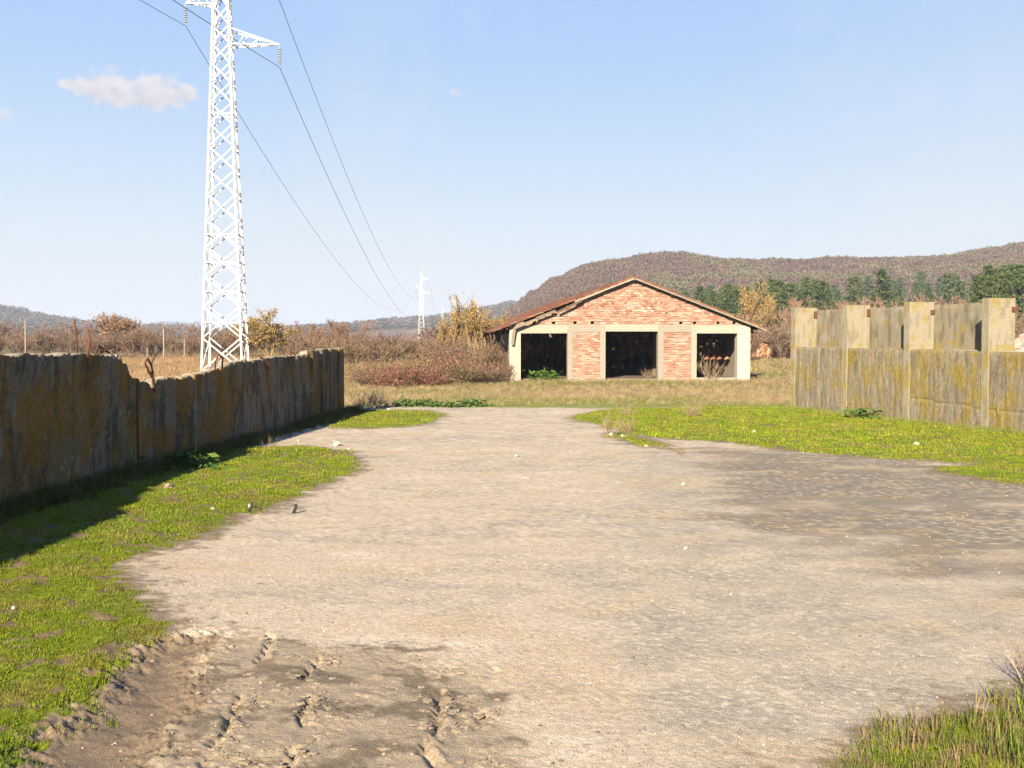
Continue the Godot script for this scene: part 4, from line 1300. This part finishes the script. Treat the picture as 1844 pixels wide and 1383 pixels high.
func build_grass():
	# short mossy turf on the yard
	var near_m := tuft(18, 0.014, 0.005, 0.035, 1, 1.3)
	var mid_m := tuft(18, 0.02, 0.009, 0.065, 2, 1.3)
	var far_m := tuft(18, 0.03, 0.016, 0.11, 3, 1.3)
	var tall := tuft(14, 0.13, 0.006, 0.05, 4, 0.8)
	var bands := [[2.2, 9.0, 900, near_m], [9.0, 16.0, 260, mid_m], [16.0, 27.5, 110, far_m]]
	for b in bands:
		var xf := []
		var cols := PackedColorArray()
		var area := 0.0
		for side in [[-5.2, -1.2], [0.9, 11.5]]:
			var n := int((side[1] - side[0]) * (b[1] - b[0]) * b[2])
			for k in n:
				var x := rnd(side[0], side[1])
				var d := rnd(b[0], b[1])
				if absf(x) > 0.49 * d + 0.5 or x < left_wall_x(d) + 0.04 or (x - 6.8) * 0.955 + (d - 26.8) * 0.296 > -0.03:
					continue
				var t := mask("turf", x, d) + nz(x, d + 33, 6.0) * 0.2 + nz(x * 0.7 + 20, d + 9, 1.7) * 0.18
				if rnd() > smoothstep(0.38, 0.66, t) or mask("turf", x, d) < 0.15 or nz(x + 11, d, 2.6) + nz(x, d + 33, 6.0) * 0.4 > 0.5 + rnd(0, 0.2):
					continue
				if b[0] < 5.0 and x > 0 and rnd() < 0.4:
					continue
				var s := rnd(0.6, 1.2)
				xf.push_back(Transform3D(Basis(Vector3.UP, rnd(0, TAU)).scaled(Vector3(s, s * rnd(0.6, 1.3), s)), at(x, d, yard_height(x, d))))
				var c := Color(0.165, 0.215, 0.012).lerp(Color(0.215, 0.215, 0.03), clampf(nz(x * 0.7 + 20, d + 9, 1.7) * 0.8 + 0.2, 0, 1))
				if rnd() < 0.02:
					c = Color(0.3, 0.23, 0.11)
				c = c.lerp(Color(0.2, 0.16, 0.05), smoothstep(0.1, 0.7, nz(x + 40, d, 1.1)) * 0.6)
				c = c.lerp(Color(0.12, 0.18, 0.02), smoothstep(0.2, 0.7, nz(x - 40, d, 0.7)) * 0.7)
				if d > 12.0:
					c = c * 1.15
				if rnd() < 0.03:
					xf[-1] = xf[-1].scaled_local(Vector3(1.3, 2.4, 1.3))
				cols.push_back(tint(c, 0.18))
		scatter("turf_grass", b[3], M.grass, xf, cols)
	# longer grass at the lower right corner and along the wall foot
	var xf := []
	var cols := PackedColorArray()
	for k in 3000:
		var x := rnd(1.0, 4.2)
		var d := rnd(3.4, 6.2)
		if mask("turf", x, d) < 0.45 + rnd(-0.1, 0.2):
			continue
		var s := rnd(0.25, 1.0) + (0.7 if rnd() < 0.03 else 0.0)
		xf.push_back(Transform3D(Basis(Vector3.UP, rnd(0, TAU)).rotated(Vector3.RIGHT, rnd(-0.4, 0.4)).scaled(Vector3.ONE * s), at(x, d, yard_height(x, d))))
		cols.push_back(tint([Color(0.14, 0.18, 0.025), Color(0.18, 0.2, 0.04), Color(0.27, 0.2, 0.1), Color(0.1, 0.135, 0.02), Color(0.2, 0.15, 0.08)][rng.randi() % 5], 0.25))
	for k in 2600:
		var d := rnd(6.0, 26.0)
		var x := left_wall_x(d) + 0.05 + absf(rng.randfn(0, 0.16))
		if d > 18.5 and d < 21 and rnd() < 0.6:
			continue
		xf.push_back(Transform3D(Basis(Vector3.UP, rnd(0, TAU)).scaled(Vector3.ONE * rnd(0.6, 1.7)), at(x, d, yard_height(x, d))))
		cols.push_back(tint([Color(0.09, 0.12, 0.02), Color(0.16, 0.13, 0.06), Color(0.07, 0.095, 0.02)][rng.randi() % 3], 0.2))  # grass colours darkened to paint in the shade below the left wall
	for k in 1300:
		var s := rnd(-0.1, 13.0)
		var off := 0.05 + absf(rng.randfn(0, 0.12))
		var x := 6.8 + 0.296 * s - 0.955 * off
		var d := 26.8 - 0.955 * s - 0.296 * off
		xf.push_back(Transform3D(Basis(Vector3.UP, rnd(0, TAU)).scaled(Vector3.ONE * rnd(0.4, 1.0)), at(x, d, yard_height(x, d))))
		cols.push_back(tint([Color(0.18, 0.25, 0.04), Color(0.27, 0.27, 0.09)][rng.randi() % 2], 0.2))
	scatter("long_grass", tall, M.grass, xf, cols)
	# dry meadow around the barn
	var straw := tuft(12, 0.3, 0.014, 0.16, 6, 0.8)
	xf = []
	cols = PackedColorArray()
	for k in 42000:
		var d := 27.6 + pow(rnd(), 1.3) * 34.0
		var x := rnd(-0.42, 0.46) * d
		if nz(x * 0.6, d, 0.45) * 0.5 + 27.9 > d:
			continue
		var u := (x - 5.08) * cos(0.07) + (d - 46.6) * sin(0.07)
		var w := (d - 46.6) * cos(0.07) - (x - 5.08) * sin(0.07)
		if u > -5.2 and u < 5.1 and w > -0.12:
			continue
		if (x - 6.8) * 0.955 + (d - 26.8) * 0.296 > -0.1 and (x - 6.8) * 0.955 + (d - 26.8) * 0.296 < 0.8 and d < 26.9:
			continue
		var dry := nz(x * 0.5, d, 0.16) + 0.4 * nz(x * 0.6 + 30, d, 0.6)
		var s := rnd(0.3, 0.8) * (0.5 if d < 30.0 else 0.58)
		var c := Color(0.36, 0.285, 0.15) if rnd() < 0.55 else Color(0.27, 0.19, 0.115)
		if dry > 0.0 and rnd() < 0.65 or d < 28.4 and rnd() < 0.7:
			c = Color(0.2, 0.215, 0.055)
			s *= 0.7
		xf.push_back(Transform3D(Basis(Vector3.UP, rnd(0, TAU)).scaled(Vector3(s * 1.2, s, s * 1.2)), at(x, d, -0.02 if d > 36.0 or x < -9.5 or x > 16.0 else 0.0)))
		cols.push_back(tint(c, 0.2))
	scatter("dry_meadow_grass", straw, M.grass, xf, cols)
	xf = []
	cols = PackedColorArray()
	for k in 14000:
		var d := rnd(58.0, 130.0)
		var x := rnd(-0.16, 0.55) * d
		var u := (x - 5.08) * cos(0.07) + (d - 46.6) * sin(0.07)
		if u > -5.4 and u < 5.3 and d < 79.0:
			continue
		var s := rnd(0.6, 1.4)
		xf.push_back(Transform3D(Basis(Vector3.UP, rnd(0, TAU)).scaled(Vector3(s * 2.0, s, s * 2.0)), at(x, d, -0.06)))
		cols.push_back(tint([Color(0.36, 0.27, 0.15), Color(0.3, 0.26, 0.1), Color(0.28, 0.2, 0.13)][rng.randi() % 3], 0.2))
	scatter("dry_meadow_grass", straw, M.grass, xf, cols)
	# stubble of the brown field behind the left wall
	xf = []
	cols = PackedColorArray()
	for k in 16000:
		var d := rnd(30.0, 120.0)
		var x := rnd(-0.55, -0.1) * d
		if d < 62 and x > -0.2 * d:
			continue
		var s := rnd(0.5, 1.2)
		xf.push_back(Transform3D(Basis(Vector3.UP, rnd(0, TAU)).scaled(Vector3(s * 1.6, s, s * 1.6)), at(x, d, -0.06)))
		cols.push_back(tint([Color(0.36, 0.23, 0.13), Color(0.4, 0.27, 0.16), Color(0.32, 0.23, 0.12)][rng.randi() % 3], 0.15))
	scatter("field_stubble", straw, M.grass, xf, cols)

func rock(seed_: int) -> ArrayMesh:          # an irregular stone of radius about 1
	var r := RandomNumberGenerator.new()
	r.seed = seed_
	var f := FastNoiseLite.new()
	f.seed = seed_
	f.frequency = 0.9
	var mb := MB.new()
	var rings := 5
	var segs := 8
	var p := func(i, j):
		var a: float = PI * i / rings
		var b: float = TAU * (j % segs) / segs
		var q := Vector3(sin(a) * cos(b), cos(a), sin(a) * sin(b))
		return q * (1.0 + f.get_noise_3dv(q * 1.3) * 0.75) * Vector3(1.0, 0.7, 0.85)
	for i in rings:
		for j in segs:
			mb.quad(p.call(i, j), p.call(i, j + 1), p.call(i + 1, j + 1), p.call(i + 1, j))
	return mb.mesh()

func build_stones():
	var shapes := []
	for k in 5:
		shapes.push_back(rock(200 + k))
	var list := [
		[-2.79, 17.6, 0.1, Color(0.62, 0.55, 0.45), "largest pale stone at the edge of the left grass patch"],
		[-2.5, 17.0, 0.035, Color(0.6, 0.53, 0.43), "small pale stone just right of the largest one"],
		[-3.55, 18.4, 0.04, Color(0.6, 0.54, 0.45), "small pale stone near the shadow edge, left of the largest one"],
		[-3.87, 12.45, 0.07, Color(0.5, 0.38, 0.28), "pinkish stone at the shadow's edge on the left grass"],
		[-2.93, 26.4, 0.07, Color(0.62, 0.55, 0.46), "pale stone on the far left green patch"],
		[-1.55, 6.08, 0.025, Color(0.55, 0.45, 0.31), "rounded tan pebble above the muddy ruts"],
		[-2.6, 11.0, 0.045, Color(0.6, 0.53, 0.42), "pale stone on the lower edge of the left grass"],
		[-2.95, 10.9, 0.035, Color(0.58, 0.51, 0.4), "smaller pale stone left of that on the grass edge"],
		[-3.1, 6.85, 0.02, Color(0.7, 0.68, 0.62), "small white stone in the near left turf"],
		[-3.75, 6.9, 0.03, Color(0.45, 0.36, 0.25), "tan stone among dirt in the near left turf"],
		[1.72, 19.25, 0.06, Color(0.66, 0.62, 0.5), "larger of two white stones beside the dry weed"],
		[1.9, 19.05, 0.05, Color(0.66, 0.62, 0.5), "smaller of two white stones beside the dry weed"],
		[2.1, 17.35, 0.04, Color(0.6, 0.52, 0.42), "pinkish stone along the green tongue on the right"],
		[6.4, 17.5, 0.06, Color(0.6, 0.54, 0.45), "pale stone on the right-hand turf near the wall"],
		[4.35, 19.9, 0.045, Color(0.58, 0.52, 0.42), "pale stone in the middle of the right-hand turf"],
		[2.0, 12.9, 0.035, Color(0.62, 0.55, 0.45), "pale pebble on the dark asphalt at right"],
		[1.4, 8.9, 0.03, Color(0.6, 0.52, 0.42), "pale pebble on the gravel right of the middle"],
		[0.06, 16.0, 0.04, Color(0.62, 0.54, 0.43), "pale pebble on the yard straight ahead"]]
	for q in list:
		q[2] *= 0.8
		var mb: ArrayMesh = shapes[rng.randi() % 5]
		var o := put(mb, "stone", M["stone_%d" % (list.find(q) % 3)] if M.has("stone_0") else M.stone)
		var m: StandardMaterial3D = M.stone.duplicate()
		m.vertex_color_use_as_albedo = false
		m.albedo_color = (q[3] * 0.75).linear_to_srgb()
		o.material_override = m
		o.position = at(q[0], q[1], yard_height(q[0], q[1]) + q[2] * 0.35)
		o.rotation.y = rnd(0, TAU)
		o.scale = Vector3.ONE * q[2]
		tag(o, q[4], "stone", "loose stones on the yard")
	# dark scraps by the left grass edge
	for q in [[-2.12, 10.75, "dark curled scrap standing on the gravel near the left grass"], [-2.55, 10.75, "dark scrap at the left grass edge, left of its twin"]]:
		var mb := MB.new()
		mb.col = Color(0.05, 0.045, 0.045)
		var p := [Vector3(-0.01, -0.01, 0), Vector3(0.005, 0.03, 0.01), Vector3(0.02, 0.06, 0), Vector3(0.012, 0.09, -0.01)]
		for k in 3:
			mb.bar(p[k], p[k + 1], 0.03, 0.012, Vector3.BACK)
		var o := put(mb.mesh(), "rubber_scrap", M.rust)
		o.position = at(q[0], q[1], yard_height(q[0], q[1]))
		tag(o, q[2], "scrap", "dark scraps")
	# loose gravel and mud clods
	var xf := []
	var cols := PackedColorArray()
	for k in 60000:
		var d := 3.6 + pow(rnd(), 1.7) * 20.0
		var x := rnd(-0.48, 0.5) * d
		if mask("turf", x, d) > 0.35 or x < left_wall_x(d) + 0.3 or mask("mud", x, d) > 0.6 and rnd() < 0.7 or nz(x, d, 0.8) + rnd(-0.5, 0.5) < 0.0:
			continue
		var s := 0.0014 + pow(rnd(), 14.0) * 0.009 + d * 0.00013
		xf.push_back(Transform3D(Basis(Vector3.UP, rnd(0, TAU)).scaled(Vector3(s, s * 0.7, s)), at(x, d, yard_height(x, d) + s * 0.2)))
		var u := rnd()
		cols.push_back(tint(Color(0.6, 0.51, 0.4) if u < 0.06 else (Color(0.42, 0.34, 0.25) if u < 0.78 else Color(0.2, 0.165, 0.13)), 0.15))
	scatter("gravel", shapes[1], M.stone, xf, cols)
	xf = []
	cols = PackedColorArray()
	for k in 5200:
		var d := rnd(3.4, 6.4)
		var tr: float = [-0.16, -0.34, -0.92, -1.22, -0.6][rng.randi() % 5]
		var x := tr + (d - 4.6) * (0.02 if tr > -0.5 else -0.1) + rng.randfn(0.03, 0.07 if tr != -0.6 else 0.5)
		if mask("mud", x, d) < 0.4 or nz(x, d, 2.0) < -0.15 or mask("rut", x, d) > 0.5:
			continue
		var s := 0.003 + pow(rnd(), 6.0) * 0.02
		xf.push_back(Transform3D(Basis(Vector3.UP, rnd(0, TAU)).scaled(Vector3(s * 1.3, s * 0.5, s)), at(x, d, yard_height(x, d) + s * 0.05)))
		cols.push_back(tint(Color(0.36, 0.29, 0.21), 0.2))
	scatter("mud_clods", shapes[2], M.stone, xf, cols)


# ------------------------------------------------------------------ far things
func build_far_things():
	# low brick outbuilding behind the barn on the right
	var d := 92.0
	var root := thing("brick_outbuilding", at(px(1372, d), d), deg_to_rad(3))
	tag(root, "low orange brick outbuilding with a dark lean-to roof, seen between barn and right wall", "building")
	var mb := MB.new()
	mb.col = Color(0.5, 0.26, 0.15)
	mb.box(-3.5, -0.1, -4.0, 2.4, 0.95, 0.0)
	put(mb.mesh(), "low_wall", M.brick, root)
	for q in [-0.35, 0.55]:
		var pm := MB.new()
		pm.col = Color(0.6, 0.45, 0.32)
		pm.box(q - 0.09, -0.1, 0.0, q + 0.09, 0.93, 0.03)
		put(pm.mesh(), "pilaster", M.plain_concrete, root)
	var gm := MB.new()
	gm.col = Color(0.52, 0.29, 0.17)
	gm.hexa([Vector3(-3.5, 0.95, 0.02), Vector3(0.6, 0.95, 0.02), Vector3(0.6, 0.95, -4), Vector3(-3.5, 0.95, -4), Vector3(-3.5, 2.45, 0.02), Vector3(0.6, 1.28, 0.02), Vector3(0.6, 1.28, -4), Vector3(-3.5, 2.45, -4)])
	put(gm.mesh(), "gable", M.brick, root)
	var rm := MB.new()
	rm.col = Color(0.1, 0.07, 0.06)
	rm.bar(Vector3(-3.6, 2.55, -1.9), Vector3(1.15, 1.2, -1.9), 4.4, 0.1)
	put(rm.mesh(), "roof", M.tile, root)
	# tumbled masonry behind the right wall
	d = 33.0
	var rub := thing("stone_ruin", at(px(1845, d), d), 0.2)
	tag(rub, "pale tumbled masonry showing over the right wall at the frame's edge", "ruin")
	var shapes := [rock(301), rock(302), rock(303)]
	for k in 46:
		var o := put(shapes[k % 3], "stone", M.stone_pale if k % 3 else M.stone_pink, rub)
		var a := rnd(0, TAU)
		var l := k / 46.0
		o.position = Vector3(cos(a) * rnd(0, 0.85) * (1.15 - l), 0.08 + l * 1.65, sin(a) * rnd(0, 0.6) * (1.15 - l))
		o.rotation = Vector3(rnd(-0.3, 0.3), rnd(0, TAU), rnd(-0.3, 0.3))
		o.scale = Vector3.ONE * rnd(0.2, 0.3)
	# old fence posts in the field on the left
	var posts := [[45, 34.0, 2.25, 0.05, "pale fence post standing above the left end of the wall"], [295, 96.0, 2.6, 0.14, "tall wooden post in the hedgerow left of the near pylon"], [332, 98.0, 1.7, 0.12, "shorter wooden post right of the tall one in the hedgerow"], [265, 97.0, 1.0, 0.1, "short stub of a post at the hedgerow's foot"]]
	for q in posts:
		var pm := MB.new()
		pm.col = Color(0.42, 0.34, 0.26)
		pm.tube(Vector3(0, -0.2, 0), Vector3(0.03, q[2], 0), q[3] * 0.5, q[3] * 0.42, 8, true)
		var o := put(pm.mesh(), "wooden_post", M.wood)
		o.position = at(px(q[0], q[1]), q[1])
		tag(o, q[4], "post", "posts in the left field")


# ------------------------------------------------------------------ sky
func sky_image() -> Image:
	var W := 4096
	var H := 2048
	var im := Image.create(W, H, false, Image.FORMAT_RGB8)
	var stops := [[0.0, 242, 245, 246], [2.5, 236, 242, 247], [6.0, 222, 236, 249], [10.0, 201, 224, 251], [14.0, 184, 213, 252], [18.0, 171, 204, 251], [30.0, 136, 178, 238], [55.0, 90, 140, 218], [90.0, 66, 114, 198]]
	for j in H:
		var e := 90.0 - 180.0 * (j + 0.5) / H
		var c := Color8(150, 140, 125)
		if e >= 0.0:
			for k in range(1, stops.size()):
				if e <= stops[k][0]:
					var t: float = (e - stops[k - 1][0]) / (stops[k][0] - stops[k - 1][0])
					c = Color(lerpf(stops[k - 1][1], stops[k][1], t) / 255.0, lerpf(stops[k - 1][2], stops[k][2], t) / 255.0, lerpf(stops[k - 1][3], stops[k][3], t) / 255.0)
					break
		im.fill_rect(Rect2i(0, j, W, 1), c)
	# thin high veils over the whole sky
	var f := FastNoiseLite.new()
	f.seed = 21
	f.frequency = 0.004
	f.fractal_octaves = 5
	f.domain_warp_enabled = true
	f.domain_warp_amplitude = 60.0
	var veil := f.get_seamless_image(2048, 512)
	veil.resize(W, 1024, Image.INTERPOLATE_CUBIC)
	veil.convert(Image.FORMAT_L8)
	var over := Image.create(W, 1024, false, Image.FORMAT_RGBA8)
	var bytes := veil.get_data()
	var ob := PackedByteArray()
	ob.resize(W * 1024 * 4)
	ob.fill(240)
	for k in bytes.size():
		var a := int(bytes[k]) - 100
		ob[k * 4 + 3] = 0 if a < 0 else mini(a * 2 / 3, 66)
	over = Image.create_from_data(W, 1024, false, Image.FORMAT_RGBA8, ob)
	im.convert(Image.FORMAT_RGBA8)
	im.blend_rect(over, Rect2i(0, 0, W, 1024), Vector2i(0, 0))
	im.convert(Image.FORMAT_RGB8)
	# small fair-weather clouds: direction in degrees, lobes given round it
	var g := FastNoiseLite.new()
	g.seed = 5
	g.frequency = 0.9
	g.fractal_octaves = 5
	var clouds := [[-18.8, 11.75, 5.0, 2.4, [[-1.2, 0.0, 1.35, 0.95], [1.2, -0.05, 1.8, 1.0], [0.0, -0.35, 1.6, 0.55], [2.4, 0.0, 0.75, 0.6], [-2.6, 0.15, 0.6, 0.3]], 1.0],
		[-24.6, 10.2, 1.6, 1.2, [[0.0, 0.0, 0.75, 0.35]], 0.5], [-7.6, 12.1, 1.4, 1.0, [[0.0, 0.0, 0.35, 0.2]], 0.55], [-2.9, 12.3, 1.4, 1.0, [[0.0, 0.0, 0.35, 0.25]], 0.6]]
	for cl in clouds:
		var x0 := int((cl[0] - cl[2]) / 360.0 * W)
		var x1 := int((cl[0] + cl[2]) / 360.0 * W)
		var y0 := int((90.0 - cl[1] - cl[3]) / 180.0 * H)
		var y1 := int((90.0 - cl[1] + cl[3]) / 180.0 * H)
		for j in range(y0, y1):
			for i in range(x0, x1):
				var a: float = (i + 0.5) / W * 360.0 - cl[0]
				var e: float = 90.0 - (j + 0.5) / H * 180.0 - cl[1]
				var n1 := g.get_noise_2d(a * 1.2 + cl[0], e * 1.6)
				var dens := -1.0
				for l in cl[4]:
					var q := Vector2((a - l[0]) / l[2], (e - l[1]) / (l[3] * (1.0 if e > l[1] else 0.7)))
					dens = maxf(dens, 1.0 - q.length())
				var al: float = smoothstep(-0.08, 0.34, dens + n1 * 0.55) * cl[5]
				if al > 0.0:
					var white := Color8(240, 236, 239).lerp(Color8(214, 214, 226), clampf(0.35 - e * 0.5 - n1 * 0.8, 0, 1))
					im.set_pixel(posmod(i, W), j, im.get_pixel(posmod(i, W), j).lerp(white, al * 0.92))
	return im


# ------------------------------------------------------------------ scene
func _ready():
	rng.seed = 20
	noise.seed = 4
	noise.frequency = 1.0
	noise.fractal_octaves = 3
	for f in [cells, cracks]:
		f.noise_type = FastNoiseLite.TYPE_CELLULAR
		f.frequency = 1.0
		f.seed = 9
		f.fractal_type = FastNoiseLite.FRACTAL_NONE
	cells.cellular_return_type = FastNoiseLite.RETURN_CELL_VALUE
	cracks.cellular_return_type = FastNoiseLite.RETURN_DISTANCE2_SUB
	# camera: eye 1.7 m above the yard, looking slightly down
	var cam := Camera3D.new()
	cam.name = "camera"
	add_child(cam)
	cam.position = Vector3(0, 1.7, 0)
	cam.rotation_degrees = Vector3(-2.33, 0, 0)
	cam.fov = 38.15
	cam.near = 0.05
	cam.far = 20000.0
	cam.current = true
	# sky and air
	var env := Environment.new()
	env.background_mode = Environment.BG_SKY
	var sky := Sky.new()
	var pm := PanoramaSkyMaterial.new()
	pm.panorama = ImageTexture.create_from_image(sky_image())
	pm.energy_multiplier = 0.315
	sky.sky_material = pm
	env.sky = sky
	env.ambient_light_source = Environment.AMBIENT_SOURCE_SKY
	env.tonemap_mode = Environment.TONE_MAPPER_LINEAR
	env.tonemap_exposure = 3.15
	env.sdfgi_enabled = true
	env.ssao_enabled = true
	env.ssil_enabled = true
	env.fog_enabled = true
	env.fog_density = 0.00024
	env.fog_light_color = Color(0.78, 0.84, 0.95)
	var we := WorldEnvironment.new()
	we.name = "environment"
	we.environment = env
	add_child(we)
	# low autumn sun, behind the camera and to its left
	var sun := DirectionalLight3D.new()
	sun.name = "sun"
	add_child(sun)
	var az := deg_to_rad(16.5)
	var el := deg_to_rad(24.5)
	sun.look_at_from_position(Vector3.ZERO, Vector3(sin(az) * cos(el), -sin(el), -cos(az) * cos(el)), Vector3.UP)
	sun.light_energy = 1.6
	sun.light_color = Color(1.0, 0.93, 0.81)
	sun.light_angular_distance = 0.53
	sun.shadow_enabled = true

	make_materials()
	var sp: StandardMaterial3D = M.stone.duplicate()
	sp.vertex_color_use_as_albedo = false
	sp.albedo_color = Color(0.34, 0.315, 0.27).linear_to_srgb()
	M.stone_pale = sp
	var sk: StandardMaterial3D = sp.duplicate()
	sk.albedo_color = Color(0.36, 0.26, 0.21).linear_to_srgb()
	M.stone_pink = sk
	build_ground()
	build_hills()
	build_left_wall()
	build_right_wall()
	build_barn()
	build_pylons()
	build_far_things()
	build_plants()
	build_grass()
	build_stones()
	for p in protos.values():
		p.free()
